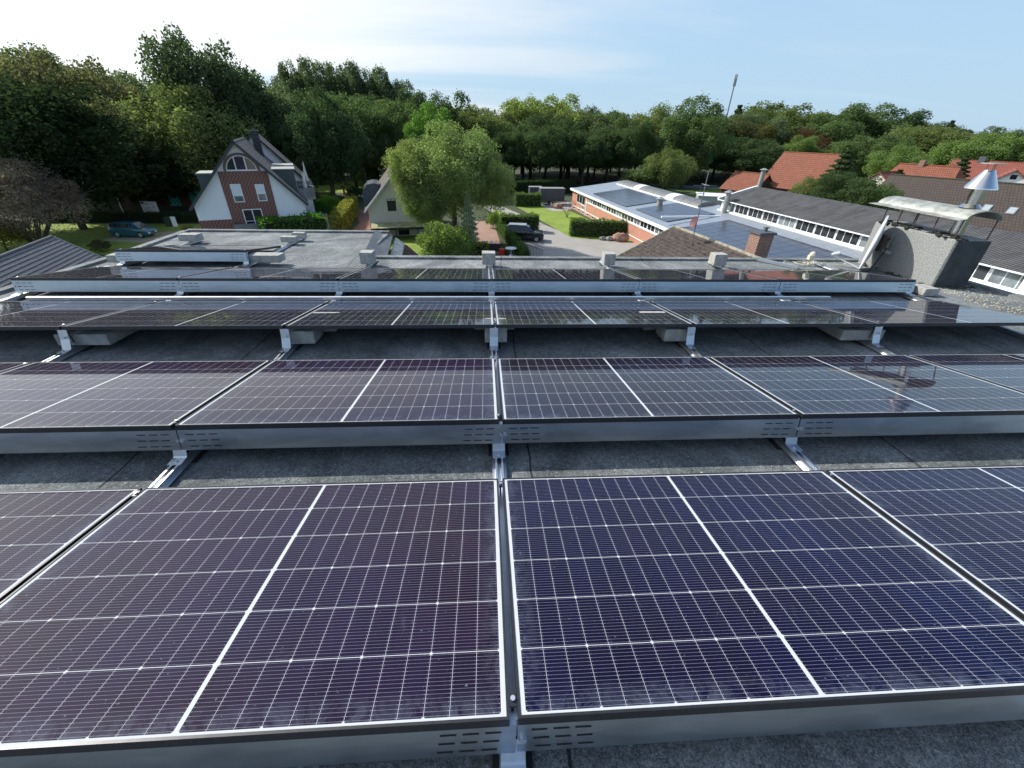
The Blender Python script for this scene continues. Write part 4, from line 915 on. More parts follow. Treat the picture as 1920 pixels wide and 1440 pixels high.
for sg, y0 in ((1, 2.8), (1, 7.4), (-1, 3.2)):             # flat topped zinc dormers
    m = MB(); xa, xb = (1.9, 4.15) if sg > 0 else (-3.95, -2.2); zt_ = 7.75 if sg > 0 else 7.45; m.box(xa, xb, y0, y0 + 2.6, 5.4, zt_); d_ = m.build('dormer', plain('dark_zinc', (.075, .10, .10), .6, .2, .25, 5), e)
    m = MB(); m.box(xa - .05, xb + .12, y0 - .12, y0 + 2.72, zt_ + .005, zt_ + .10); m.build('dormer_roof', M['zinc'], d_)
    T = wallT((xb if sg > 0 else xa), y0 + (0 if sg > 0 else 2.6), R(90) if sg > 0 else R(-90)); window_ = window(d_, T, .3, 2.3, 5.9, 7.2, 2, .08)
    if sg > 0:
        m = MB(); m.prism([(4.2 + 1.5 * math.sin(a * math.pi / 10), y0 + 1.3 - 1.3 * math.cos(a * math.pi / 10)) for a in range(11)], 4.95, 5.15); bk = m.build('balcony', M['zinc'], e)
        m = MB(); pts = [(4.2 + 1.5 * math.sin(a * math.pi / 10), y0 + 1.3 - 1.3 * math.cos(a * math.pi / 10)) for a in range(11)]
        for (xa_, ya_), (xc_, yc_) in zip(pts, pts[1:]): m.add([(xa_, ya_, 5.16), (xc_, yc_, 5.16), (xc_, yc_, 6.05), (xa_, ya_, 6.05)], [(0, 1, 2, 3)]); m.cyl((xa_, ya_, 6.1), (xc_, yc_, 6.1), .03, n=5)
        m.build('railing', M['grey_metal'], bk)
m = MB(); pts = [(hw + 1.9 * math.sin(a * math.pi / 10), 1.6 - 1.2 * math.cos(a * math.pi / 10)) for a in range(11)]; m.prism(pts, 2.4, 2.6); bk = m.build('balcony', M['zinc'], e)
m = MB()
for (xa_, ya_), (xc_, yc_) in zip(pts, pts[1:]): m.add([(xa_, ya_, 2.61), (xc_, yc_, 2.61), (xc_, yc_, 3.75), (xa_, ya_, 3.75)], [(0, 1, 2, 3)]); m.cyl((xa_, ya_, 3.78), (xc_, yc_, 3.78), .03, n=5)
m.build('railing', M['grey_metal'], bk)
# taller rear part with its own gable and slate clad chimney
m = MB(); zr2 = 10.75; x2 = .9; hw2 = 4.7; ze2 = zr2 - s_ * hw2; m.extr([(x2 - hw2, 0), (x2 + hw2, 0), (x2 + hw2, ze2), (x2, zr2 - .2), (x2 - hw2, ze2)], 'y', 12.95, 22); m.build('rear_wall', M['render_white'], e)
gable_roof(e, hw2, ze2, zr2, 12.4, 22.5, .4, 'slate', .2, 'rear_roof', x2)
m = MB(); m.box(.95, 1.65, 9.2, 10.0, 8.2, 10.85); c_ = m.build('chimney', M['slate'], e); m = MB(); m.box(.88, 1.72, 9.13, 10.07, 10.855, 10.92); m.cyl((1.3, 9.6, 10.92), (1.3, 9.6, 11.1), .12); m.build('chimney_cap', M['lead'], c_)
def parasol(lb, x, y, z, h, cloth):
    o = thing('closed_parasol', lb, 'parasol', (x, y, z)); MB().cyl((0, 0, 0), (0, 0, h), .025, n=6).build('pole', M['white'], o)
    MB().cyl((0, 0, h * .32), (0, 0, h * .55), .20, .17, 10).cyl((0, 0, h * .55), (0, 0, h), .17, .02, 10).build('cloth', M[cloth], o, True)
hm = e.matrix_basis
p = Matrix.Translation((-21.5, 42, GZ)) @ Matrix.Rotation(R(22), 4, 'Z') @ Vector((5.3, 9.4, 5.15)); parasol('closed white parasol on the rear balcony of the brick gable house', p.x, p.y, p.z, 2.9, 'fabric')
p = Matrix.Translation((-21.5, 42, GZ)) @ Matrix.Rotation(R(22), 4, 'Z') @ Vector((4.9, 4.2, 5.15)); parasol('closed beige parasol on the front round balcony of the gable house', p.x, p.y, p.z, 2.3, 'fabric')
p = at_z(648, 376); parasol('closed rust red parasol standing in the garden between the houses', p.x, p.y, GZ, 3.0, 'fabric_r')

# ------------------------------------------------------------------ second white house behind the big tree
e = thing('garden_house', 'cream gable house with mossy carport, half hidden behind the big garden tree', 'house', (-9.9, 54, GZ), R(12))
hw = 4.1; s_ = (7.86 - 2.95) / 4.55; ze = 7.7 - s_ * hw
m = MB(); m.extr([(-hw, 0), (hw, 0), (hw, ze), (0, 7.7), (-hw, ze)], 'y', 0, 11); m.build('wall', M['render_cream'], e)
gable_roof(e, 4.55, 2.95, 7.95, -.5, 11.3, 0, 'tile_brown', .16)
m = MB()
for sg in (-1, 1): m.slab([(sg * 4.6, -.62, 2.92), (0, -.62, 7.93), (0, -.505, 7.93), (sg * 4.6, -.505, 2.92)], .16)
m.build('barge_board', M['white'], e)
m = MB(); m.extr([(-4.55, 3.2), (-2.6, 3.2), (-2.6, 5.65), (-3.2, 5.75), (-3.9, 5.6), (-4.35, 5.15), (-4.55, 4.5)], 'y', 1.6, 6.2); d_ = m.build('dormer', M['lead'], e)
for k in range(8): MB().extr([(-4.57, 4.5), (-4.37, 5.17), (-3.9, 5.63), (-3.2, 5.78), (-2.7, 5.7), (-2.7, 5.66), (-3.9, 5.58), (-4.5, 4.5)], 'y', 1.7 + k * .6, 1.74 + k * .6).build('seam', M['zinc'], d_)
window(e, wallT(0, 0), -1.85, -.85, 2.9, 4.25, 2, .07, 'glass', 'dark', .15); window(e, wallT(0, 0), -.35, .45, 5.7, 6.4, 1, .06, 'glass', 'dark'); window(e, wallT(0, 0), .9, 2.0, 2.9, 4.2, 2, .07, 'glass', 'dark')
window(e, wallT(0, 0), -.9, .4, .1, 1.35, 2, .06, 'glass', 'dark')
m = MB(); m.slab([(-3.95, -2.6, 1.45), (3.6, -2.6, 1.45), (3.6, -.02, 1.62), (-3.95, -.02, 1.62)], .12); c_ = m.build('carport_roof', M['moss_roof'], e)
m = MB(); m.box(-4.0, 3.65, -2.68, -2.6, 1.22, 1.46); m.build('fascia', M['dark'], c_)
for x_ in (-3.8, -1.2, 1.3, 3.4): MB().box(x_ - .06, x_ + .06, -2.55, -2.43, 0, 1.3).build('post', M['dark'], e)
MB().cyl((-.1, .1, 7.9), (-.1, .1, 8.7), .14).box(-.35, .15, -.15, .35, 8.7, 8.78).build('chimney_pipe', M['zinc'], e)

# ------------------------------------------------------------------ workshop (brick) with skylights, modules; dark roofed hall
OA = Matrix.Translation((15, 77.3, GZ)) @ Matrix.Rotation(R(6.64), 4, 'Z')
e = thing('brick_workshop', 'long low orange brick workshop with a strip of windows and light metal roof', 'building', (15, 77.3, GZ), R(6.64))
LA = 58; sr = .13
m = MB(); m.extr([(0, 0), (9.0, 0), (9.0, 3.05 + sr * 9), (0, 3.05)], 'y', -LA, 0); m.build('wall', M['brick_red'], e)
m = MB(); m.slab([(-.35, -LA - .3, 3.10), (9.3, -LA - .3, 3.15 + sr * 9.3), (9.3, .3, 3.15 + sr * 9.3), (-.35, .3, 3.10)], .12); m.build('roof', M['corr_light'], e)
m = MB(); m.box(-.42, -.30, -LA, .3, 2.86, 3.16); m.box(-.30, 9.3, .31, .42, 3.0, 3.2); m.build('fascia', M['white'], e)
m = MB(); m.box(-.06, -.001, -LA, -7.2, 1.90, 2.02); m.box(-.06, -.001, -LA, -.3, .55, .62); m.box(-.05, -.001, -7.7, -7.5, 0, 3.0); m.build('sill', M['white'], e)
T = wallT(0, 0, R(-90))      # local x runs towards -y ... wall faces -x
window(e, T, 2.6, 6.9, 1.35, 2.62, 3, .08, 'glass', 'white')
for k in range(13): x_ = 8.6 + k * 1.86; window(e, T, x_, x_ + 1.80, 2.03, 2.86, 2, .09, 'glass' if k % 3 else 'glass_l', 'white')
for k in range(10): x_ = 1.2 + k * 2.3; window(e, T, x_, x_ + 1.0, .10, .50, 1, .06, 'glass', 'white')
window(e, T, 5.3, 6.9, .65, 1.3, 2, .08, 'glass_l', 'white')
m = MB(); m.box(6.75, 6.95, -27.4, -2.4, 3.9, 4.15); m.box(9.5, 9.7, -27.4, -2.4, 3.9, 4.3); m.build('skylight_kerb', M['white'], e)
for k in range(12):       # barrel vault skylight in segments
    y1 = -2.6 - k * 2.05; m = MB(); P = []
    for j in range(11): a = math.pi * j / 10; P.append((8.23 - 1.38 * math.cos(a), 4.05 + .62 * math.sin(a)))
    m.extr(P[::-1], 'y', y1 - 1.98, y1); m.build('skylight', M['skyw'] if k in (3, 8) else M['skyl'], e, True)
m = MB(); m.cyl((4.2, -23, 3.6), (4.2, -23, 4.5), .35, n=14); m.cyl((4.2, -23, 4.5), (4.2, -23, 4.75), .55, .05, 14); m.build('roof_vent', M['zinc'], e)
m = MB(); m.cyl((7.6, -31.2, 3.9), (7.6, -31.2, 6.2), .26, n=16); m.cyl((7.6, -31.2, 6.2), (7.6, -31.2, 6.4), .5, .1, 16); m.build('vent_stack', M['zinc'], e, True)
m = MB(); m.box(-.3, 6.6, -32.4, -32.2, 3.9, 4.05); m.build('roof_seam', M['white'], e)
mod = MB(); mod.slab([(0, 0, 0), (1.0, 0, .13), (1.0, 1.66, .13), (0, 1.66, 0)], .03); modm = mod.build('solar_module', M['pvfar']); firstm = True
slope_ang = math.atan(sr)
def field(lb, x0, ya, nx, ny, wx, wy):
    global firstm
    for i in range(nx):
        for j in range(ny):
            o = modm if firstm else modm.copy()
            if not firstm: col.objects.link(o)
            firstm = False
            x_ = x0 + i * wx; y_ = ya - (j + 1) * wy; P = OA @ Vector((x_, y_, 3.15 + sr * x_ + .10)); o.location = P; o.rotation_euler = (0, 0, R(6.64)); o.scale = (wx - .04, (wy - .04) / 1.66, wx - .04)
            tag(o, lb, 'solar module', lb.replace('dark solar module in the', 'modules of the'))
field('dark solar module in the far field on the workshop roof', .6, -8.2, 5, 11, 1.12, 1.16)
field('dark solar module in the middle field on the workshop roof', .9, -23.2, 5, 7, 1.12, 1.18)
field('dark solar module in the near field on the workshop roof', .9, -34.6, 4, 14, 1.28, 1.16)

e = thing('dark_roof_hall', 'long hall with weathered dark corrugated roof above a white framed window band', 'building', tuple(OA @ Vector((8.2, -29.6, 0))), R(6.64))
LB = 31.5; zB = 5.38
m = MB(); m.extr([(0, 0), (8.2, 0), (8.2, zB), (4.1, zB + 1.12), (0, zB)], 'y', -LB, 0); m.build('wall', M['render_white'], e)
m = MB(); m.slab([(-.35, -LB - .2, zB - .05), (4.1, -LB - .2, zB + 1.2), (4.1, .15, zB + 1.2), (-.35, .15, zB - .05)], .07); m.build('roof', M['corr_dark'], e)
m = MB(); m.slab([(8.6, -LB - .2, zB - .05), (4.1, -LB - .2, zB + 1.2), (4.1, .15, zB + 1.2), (8.6, .15, zB - .05)], .07); m.build('roof', M['corr_dark'], e)
m = MB(); m.slab([(-.42, .16, zB + .06), (4.1, .16, zB + 1.30), (4.1, .42, zB + 1.30), (-.42, .42, zB + .06)], .3); m.build('white_verge', M['white'], e)
m = MB(); m.box(-.30, -.03, -LB, .1, 4.12, 4.30); m.box(-.44, -.36, -LB, .1, zB - .16, zB - .08); m.build('kerb', M['white'], e)
T = wallT(-.02, 0, R(-90))
for k in range(13): x_ = .4 + k * 2.2; window(e, T, x_, x_ + 2.1, 4.32, 5.26, 3, .045, 'glass' if k % 4 else 'glass_l', 'white')
m = MB(); m.cyl((4.1, .0, zB + 1.0), (4.1, .0, zB + 2.9), .24, n=14); m.cyl((4.1, 0, zB + 2.9), (4.1, 0, zB + 3.05), .45, .1, 14); m.build('vent_stack', M['zinc'], e, True)
m = MB(); m.box(-.5, -.06, -30.6, -28.6, 4.3, 5.2); m.build('white_cupboard', M['white'], e)
e = thing('low_metal_roof', 'narrow light metal roof strip between the window band and the roof edge', 'roof', tuple(OA @ Vector((5.4, -50, 0))), R(6.64))
m = MB(); m.slab([(0, -12, 3.6), (2.5, -12, 3.95), (2.5, 0, 3.95), (0, 0, 3.6)], .1); m.build('sheet', M['corr_light'], e); m = MB(); m.box(.1, 2.4, -11.9, -.1, 0, 3.45); m.build('wall', M['render_cream'], e)

# brown tiled roof with ridge tiles, chimney and aerial
u_ = Vector((.145, -.989, 0)); rzh = math.atan2(-.145, .989)     # local -y runs along the ridge towards us
e = thing('brown_tile_house', 'house under a mossy brown tiled roof with mortared ridge, in front of the workshop', 'house', (13.9, 31.1, GZ), R(8.3))
zrg = -4.55 - GZ; run = 7.2; drop = 3.5
m = MB(); ev = Vector((run, 0, drop)).normalized(); tile_field(m, Vector((-run, -18, zrg - drop)), Vector((0, 1, 0)), ev, 82, 26, .22, .308, .045, .05); m.build('roof', M['tile_old'], e)
m = MB(); m.slab([(-run, -18, zrg - drop - .06), (0, -18, zrg - .06), (0, 0, zrg - .06), (-run, 0, zrg - drop - .06)], .12); m.slab([(run, -18, zrg - drop), (.02, -18, zrg), (.02, 0, zrg), (run, 0, zrg - drop)], .12); m.build('rear_roof_slope', M['tile_old'], e)
m = MB(); rr = random.Random(2)
for k in range(45): y_ = -.2 - k * .4; m.cyl((0, y_ + .02, zrg + .03 + rr.uniform(-.01, .01)), (0, y_ - .41, zrg + .055), .12, .095, 8)
for k in range(18): t_ = k / 18; m.cyl((-run * t_, .02, zrg + .05 - drop * t_), (-run * (t_ + .06), .02, zrg + .07 - drop * (t_ + .06)), .09, .07, 6)
m.build('ridge_tiles', M['mortar'], e)
m = MB(); m.extr([(-run + .4, 0), (run - .4, 0), (run - .4, zrg - drop - .05), (0, zrg - .3), (-run + .4, zrg - drop - .05)], 'y', -17.7, -.3); m.build('wall', M['brick_brown'], e)
m = MB(); cx_, cy_ = .62, -7.9; m.box(cx_ - .45, cx_ + .45, cy_ - .42, cy_ + .42, zrg - 1.0, zrg + 1.15); c_ = m.build('chimney', M['brick_brown'], e)
m = MB(); m.box(cx_ - .53, cx_ + .53, cy_ - .5, cy_ + .5, zrg + 1.16, zrg + 1.28); m.cyl((cx_ + .15, cy_, zrg + 1.28), (cx_ + .15, cy_, zrg + 1.45), .1, n=8); m.box(cx_ + .05, cx_ + .3, cy_ - .1, cy_ + .1, zrg + 1.45, zrg + 1.5); m.build('chimney_cap', M['lead'], c_)
pa = at_y(1304, 440, 27.2)
e = thing('aerial_mast', 'thin aerial mast with cross dipoles and a dull red dish above the brown tiled roof', 'antenna', (13.55, 27.2, -4.7))
MB().cyl((0, 0, -.3), (0, 0, 4.1), .03, n=6).build('mast', M['grey_metal'], e)
m = MB(); m.cyl((-.75, 0, 3.35), (.75, 0, 3.35), .018, n=5); m.cyl((0, -.5, 3.40), (0, .5, 3.40), .018, n=5); m.cyl((-.5, 0, 2.9), (.1, 0, 2.9), .014, n=5); m.cyl((-.2, 0, 2.9), (-.3, 0, 3.35), .012, n=5); m.ball((0, 0, 3.37), .07)
for k in range(6): m.cyl((-.9 + k * .1, -.12, 2.88), (-.9 + k * .1, .12, 2.88), .008, n=4)
m.build('dipoles', M['grey_metal'], e)
nn = Vector((-.9, -.15, .25)).normalized(); axx = nn.cross(Vector((0, 0, 1))).normalized(); ayy = axx.cross(nn); m = MB(); V_ = [Vector((-.22, 0, 1.2)) - nn * .06]; F_ = []
for r_ in range(1, 4):
    for k in range(20): t_ = k * 2 * math.pi / 20; V_.append(Vector((-.22, 0, 1.2)) + (axx * .33 * math.cos(t_) + ayy * .38 * math.sin(t_)) * (r_ / 3) + nn * (-.06 + .06 * (r_ / 3) ** 2))
for k in range(20): F_.append((0, 1 + k, 1 + (k + 1) % 20)); [F_.append((1 + r_ * 20 + k, 21 + r_ * 20 + k, 21 + r_ * 20 + (k + 1) % 20, 1 + r_ * 20 + (k + 1) % 20)) for r_ in range(2)]
V2 = [v - nn * .012 for v in V_]; nv = len(V_); m.add(V_ + V2, F_ + [tuple(nv + i for i in f[::-1]) for f in F_]); m.build('dish', M['crimson'], e, True)
m = MB(); m.cyl((-.2, 0, .9), (-1.05, -.05, .85), .02, n=6); m.cyl((-.05, 0, 1.2), (-.2, 0, 1.2), .03, n=6); m.build('feed_arm', M['grey_metal'], e)

# grey tiled shed roof at the left edge
e = thing('tiled_garage', 'garage with glossy grey tiled gable roof at the left border below our roof', 'garage', (-32.6, 33.8, GZ), R(16.5))
zr_ = -6.2 - GZ; run, drop = 3.35, 2.45
m = MB(); ev = Vector((-run, 0, drop)).normalized(); tile_field(m, Vector((run, -14, zr_ - drop)), Vector((0, 1, 0)), ev, 47, 15, .30, .277, .03, .045); m.build('roof', M['tile_grey'], e)
m = MB(); m.slab([(-run, -14, zr_ - drop), (-.02, -14, zr_), (-.02, .1, zr_), (-run, .1, zr_ - drop)], .12); m.slab([(run, -14, zr_ - drop - .05), (0, -14, zr_ - .05), (0, .1, zr_ - .05), (run, .1, zr_ - drop - .05)], .1); m.build('rear_roof_slope', M['tile_grey'], e)
m = MB(); m.cyl((0, -14, zr_ + .04), (0, .12, zr_ + .04), .11, n=8); m.build('ridge', M['tile_grey'], e)
m = MB(); m.slab([(run + .03, .08, zr_ - drop + .07), (0, .08, zr_ + .09), (0, .2, zr_ + .09), (run + .03, .2, zr_ - drop + .07)], .2); m.build('verge', M['grey_metal'], e)
m = MB(); m.extr([(-run + .4, 0), (run - .4, 0), (run - .4, zr_ - drop), (0, zr_ - .25), (-run + .4, zr_ - drop)], 'y', -13.6, -.2); m.build('wall', M['render_cream'], e)
m = MB(); m.cyl((run + .08, -14, zr_ - drop + .0), (run + .08, .1, zr_ - drop + .0), .08, n=8); m.build('gutter', M['zinc'], e)

# houses with red and brown roofs on the right
def far_house(label, px, py, y, Wd, Ln, zt, pitch, rz, mat, wallm, name='red_roof_house', hip=0, extra=None, dz=0):
    """ridge centre seen at (px, py), distance y; ridge runs along local x"""
    P = at_y(px, py, y); hr = P.z - GZ; e = thing(name, label, 'house', (P.x, P.y, GZ), R(rz)); s = math.tan(R(pitch)); ze = hr - s * Wd
    m = MB(); a = Ln / 2
    for sg in (-1, 1): m.slab([(-a, sg * Wd, ze), (a, sg * Wd, ze), (a - hip * Wd * .6, 0, hr), (-a + hip * Wd * .6, 0, hr)], .15)
    if hip:
        for sg in (-1, 1): m.slab([(sg * a, -Wd, ze), (sg * a, Wd, ze), (sg * (a - hip * Wd * .6), 0, hr)], .12)
    m.build('roof', M[mat], e)
    m = MB(); m.extr([(-Wd + .4, 0), (Wd - .4, 0), (Wd - .4, ze), (0, (hr if not hip else ze) - .3), (-Wd + .4, ze)], 'x', -a + .3, a - .3); m.build('wall', M[wallm], e)
    m = MB(); m.cyl((-a + hip * Wd * .6, 0, hr + .02), (a - hip * Wd * .6, 0, hr + .02), .12, n=6); m.build('ridge', M[mat], e)
    return e, s, ze, hr, a
far_house('barn with large plain orange tiled roof rising behind the dark corrugated roof', 1530, 288, 92, 6.5, 13, 0, 44, -62, 'tile_red', 'brick_dark', 'orange_roof_barn')
e_, s, ze, hr, a = far_house('small shed with orange tiled roof left of the orange barn', 1410, 324, 96, 4.2, 8, 0, 38, -62, 'tile_red', 'brick_dark', 'orange_roof_shed')
e_, s, ze, hr, a = far_house('house with red tiled half hipped roof behind the dark conifer', 1742, 310, 84, 6, 13, 0, 40, -64, 'tile_red', 'brick_dark', 'red_roof_house', .5)
MB().box(-1.5, -.7, -.5, .5, hr - .5, hr + .8).build('chimney', M['brick_brown'], e_)
far_house('low reddish roof peeping left of the half hipped house', 1676, 322, 86, 3.5, 9, 0, 35, 20, 'tile_red', 'render_cream', 'red_roof_house')
e_, s, ze, hr, a = far_house('dull red roofed house partly behind the flue hood', 1862, 303, 100, 6, 14, 0, 42, -62, 'tile_redd', 'brick_dark', 'red_roof_house')
MB().box(-2.5, -1.3, -.5, .5, hr - .5, hr + .9).build('chimney', M['lead'], e_)
e_, s, ze, hr, a = far_house('house with broad dark brown roof and two skylights behind the canopy', 1866, 342, 58, 8.0, 24, 0, 34, -62, 'tile_brown', 'render_cream', 'brown_roof_house')
for k in range(2):
    m = MB(); x_ = 1.0 + k * 2.4; yv = -4.2; m.slab([(x_, yv - .55, hr + s * (yv - .55) + .10), (x_ + .9, yv - .55, hr + s * (yv - .55) + .10), (x_ + .9, yv + .55, hr + s * (yv + .55) + .10), (x_, yv + .55, hr + s * (yv + .55) + .10)], .12); w_ = m.build('roof_window', M['grey_metal'], e_)
    m = MB(); m.slab([(x_ + .1, yv - .45, hr + s * (yv - .45) + .115), (x_ + .8, yv - .45, hr + s * (yv - .45) + .115), (x_ + .8, yv + .45, hr + s * (yv + .45) + .115), (x_ + .1, yv + .45, hr + s * (yv + .45) + .115)], .012); m.build('pane', plain('sky_glass', (.35, .4, .42), .1), w_)
P = at_y(1908, 318, 74); e = thing('white_gable_house', 'white gable with three small windows at the right border', 'house', (P.x, P.y, GZ), R(-48)); hr = P.z - GZ
m = MB(); m.extr([(-3.6, 0), (3.6, 0), (3.6, hr - 2.9), (0, hr - .2), (-3.6, hr - 2.9)], 'y', 0, 9); m.build('wall', M['render_white'], e); gable_roof(e, 3.9, hr - 3.0, hr, -.4, 9.3, 0, 'tile_redd', .18)
for x_, z_ in ((-1.5, hr - 2.7), (.4, hr - 2.7), (-.35, hr - 1.5)): window(e, wallT(0, 0), x_, x_ + .8, z_, z_ + .7, 1, .06, 'glass', 'dark')
# grey container behind the skylights
P = at_z(1362, 366, GZ + 3.4); e = thing('storage_container', 'pale grey green storage container with light flat lid behind the skylights', 'container', (P.x, P.y, GZ), R(-20))
m = MB(); m.box(-4.2, 4.2, -2.2, 2.2, 0, 3.3, .03); m.build('body', plain('container_green', (.30, .36, .34), .5, .2, .1, 2), e); m = MB(); m.box(-4.35, 4.35, -2.35, 2.35, 3.305, 3.4); m.build('lid', M['skyw'], e)

# tall radio mast
P = at_y(1365, 208, 230); Q = at_y(1382, 137, 230)
e = thing('radio_mast', 'tall slender radio mast with antenna panels above the tree line', 'mast', (P.x, 230, GZ))
hq = Q.z - GZ; MB().cyl((0, 0, 0), (0, 0, hq - 2), .4, .25, 10).build('pole', M['grey_metal'], e)
m = MB()
for a in range(3): x_, y_ = .5 * math.cos(a * 2.1), .5 * math.sin(a * 2.1); m.box(x_ - .13, x_ + .13, y_ - .1, y_ + .1, hq - 5, hq - .5); m.cyl((0, 0, hq - 3), (x_, y_, hq - 3), .08, n=4)
m.cyl((0, 0, hq - 2), (0, 0, hq), .06, n=5); m.build('antenna_panels', M['grey_metal'], e)

# ------------------------------------------------------------------ vehicles
def car(label, cat, P, rz, st, paint, L=4.5, name='parked_car'):
    """st: stations (x, z bottom, z belt, z roof, half width belt, half width roof), front = +x"""
    e = thing(name, label, cat, P, rz); m = MB(); rings = []
    for x, zb_, zs, zt, wb_, wr in st:
        c = .72 * zs + .28 * zb_
        rings.append([(x, -wb_ * .93, zb_), (x, -wb_, zb_ + .12), (x, -wb_, c), (x, -wb_ * .97, zs), (x, -wr - (0 if zt > zs + .02 else 0), zt - (.04 if zt > zs + .05 else 0)), (x, -wr * .82, zt), (x, wr * .82, zt), (x, wr, zt - (.04 if zt > zs + .05 else 0)), (x, wb_ * .97, zs), (x, wb_, c), (x, wb_, zb_ + .12), (x, wb_ * .93, zb_)])
    k = len(rings[0]); V_ = [v for r_ in rings for v in r_]; F_ = [tuple(range(k)), tuple(range((len(rings) - 1) * k, len(rings) * k))[::-1]]
    for a in range(len(rings) - 1):
        for i in range(k): j = (i + 1) % k; F_.append((a * k + i, (a + 1) * k + i, (a + 1) * k + j, a * k + j))
    m.add(V_, F_); m.build('body', paint, e, True)
    up = [i for i, s in enumerate(st) if s[3] > s[2] + .3]; a0, a1 = up[0], up[-1]
    for sg in (-1, 1):
        for i in range(a0, a1):
            s0, s1 = st[i], st[i + 1]; g = MB()
            def pt(s_, f, inx): return (s_[0] + inx, sg * (s_[4] * .97 + (s_[5] - s_[4] * .97) * f + .008), s_[2] + (s_[3] - .04 - s_[2]) * f)
            P_ = [pt(s0, .10, .05), pt(s1, .10, -.05), pt(s1, .88, -.05), pt(s0, .88, .05)]
            g.add(P_, [(0, 1, 2, 3) if sg < 0 else (3, 2, 1, 0)]); g.build('side_window', M['glass'], e)
    for (i, j), nm in (((a1, a1 + 1), 'windscreen'), ((a0, a0 - 1), 'rear_window')):
        s0, s1 = st[i], st[j]; g = MB(); dx = .012 * (1 if j > i else -1); t0, t1 = .06, .92
        def q(f, sg): return (s0[0] + (s1[0] - s0[0]) * f + dx, sg * (s0[5] * .80 + (s1[4] * .82 - s0[5] * .80) * f), s0[3] + (s1[3] - s0[3]) * f + .012)
        g.add([q(t0, -1), q(t0, 1), q(t1, 1), q(t1, -1)], [(0, 1, 2, 3)]); g.build(nm, M['glass'], e)
    wr_ = .34; xf, xr = st[-1][0] - .85, st[0][0] + .85
    for x in (xf, xr):
        for sg in (-1, 1):
            wb_ = st[2][4]; w_ = MB().cyl((x, sg * (wb_ - .2), wr_), (x, sg * (wb_ + .005), wr_), wr_, n=20).build('wheel', M['tyre'], e); MB().cyl((x, sg * (wb_ - .02), wr_), (x, sg * (wb_ + .012), wr_), wr_ * .66, n=12).build('rim', M['rim'], w_)
    for sg in (-1, 1):
        f = st[-1]; MB().box(f[0] - .10, f[0] + .02, sg * f[4] * .72 - .17, sg * f[4] * .72 + .17, f[2] - .22, f[2] - .06).build('headlight', M['lamp'], e); b_ = st[0]; MB().box(b_[0] - .02, b_[0] + .06, sg * b_[4] * .85 - .08, sg * b_[4] * .85 + .08, b_[2] - .35, b_[2] - .08).build('tail_light', M['redp'], e)
        x = st[a1][0] + .25; MB().box(x - .08, x + .08, sg * (st[3][4] + .13) - .09, sg * (st[3][4] + .13) + .09, st[3][2] + .02, st[3][2] + .16).build('mirror', paint, e)
    return e
SUV = [(-2.35, .42, .98, 1.0, .88, .82), (-2.28, .32, 1.12, 1.16, .94, .80), (-2.05, .30, 1.16, 1.74, .97, .74), (-1.0, .28, 1.16, 1.82, .98, .76), (.25, .28, 1.14, 1.80, .98, .76), (.55, .28, 1.13, 1.70, .98, .74), (1.25, .28, 1.12, 1.14, .97, .90), (2.1, .30, 1.06, 1.07, .94, .86), (2.35, .38, .86, .87, .84, .76)]
p = at_z(983, 450); car('black off road car parked on the gravel yard before the dark hedge', 'car', (p.x, p.y, GZ), R(-8), SUV, M['carblack'])
e_ = bpy.data.objects['parked_car']; m = MB(); m.box(-1.9, .2, -.70, .70, 1.825, 1.84); m.build('roof_panel', plain('silver_roof', (.5, .52, .55), .3, .5), e_)
MPV = [(-2.15, .40, .95, .97, .80, .72), (-2.10, .28, 1.05, 1.10, .86, .72), (-1.90, .24, 1.06, 1.58, .88, .66), (-.9, .22, 1.05, 1.66, .89, .68), (.35, .22, 1.02, 1.62, .89, .68), (.6, .22, 1.00, 1.56, .89, .66), (1.45, .22, .96, .98, .88, .76), (1.95, .24, .86, .87, .84, .72), (2.15, .34, .68, .69, .74, .64)]
p = at_z(255, 443); car('teal family van parked on the sandy drive beside the lawn', 'van', (p.x, p.y, GZ), R(-3), MPV, M['carteal'])
for (px, py, lb, pt) in ((1052, 488, 'pale blue car of which only the roof shows past our roof edge, left one', 'carblue'), (1084, 486, 'pale blue car right of the other one, roof just above our roof edge', 'carblue'), (1110, 487, 'yellow car roof peeping above our roof edge near the brown tiles', 'caryel')):
    p = at_z(px, py, GZ + 1.55); car(lb, 'car', (p.x, p.y, GZ), R(84), MPV, M[pt])
def trailer(lb, P, rz, L, Wd, H, z0=.7):
    e = thing('box_trailer', lb, 'trailer', P, rz); m = MB(); m.box(-L / 2, L / 2, -Wd / 2, Wd / 2, z0, z0 + H, .04); m.build('box', plain('charcoal_tarp', (.055, .065, .08), .6, 0, .15, 2), e)
    m = MB(); m.box(-L / 2 - .03, L / 2 + .03, -Wd / 2 - .03, Wd / 2 + .03, z0 + H + .001, z0 + H + .05); m.build('lid', M['zinc'], e); m = MB(); m.box(-L / 2, L / 2 + 1.2, -.5, .5, z0 - .16, z0 - .02); m.build('chassis', M['zinc'], e)
    for sg in (-1, 1): w_ = MB().cyl((-.2, sg * (Wd / 2 - .18), .34), (-.2, sg * Wd / 2, .34), .34, n=16).build('wheel', M['tyre'], e); MB().cyl((-.2, sg * (Wd / 2 - .05), .34), (-.2, sg * (Wd / 2 + .01), .34), .2, n=10).build('rim', M['rim'], w_)
p = at_z(1033, 383); trailer('charcoal box trailer with light lid standing by the workshop lawn', (p.x, p.y, GZ), R(4), 4.4, 2.1, 2.0)
p = at_z(1003, 376); trailer('smaller covered trailer behind the low dark hedge', (p.x, p.y, GZ), R(4), 2.4, 1.8, 1.7)

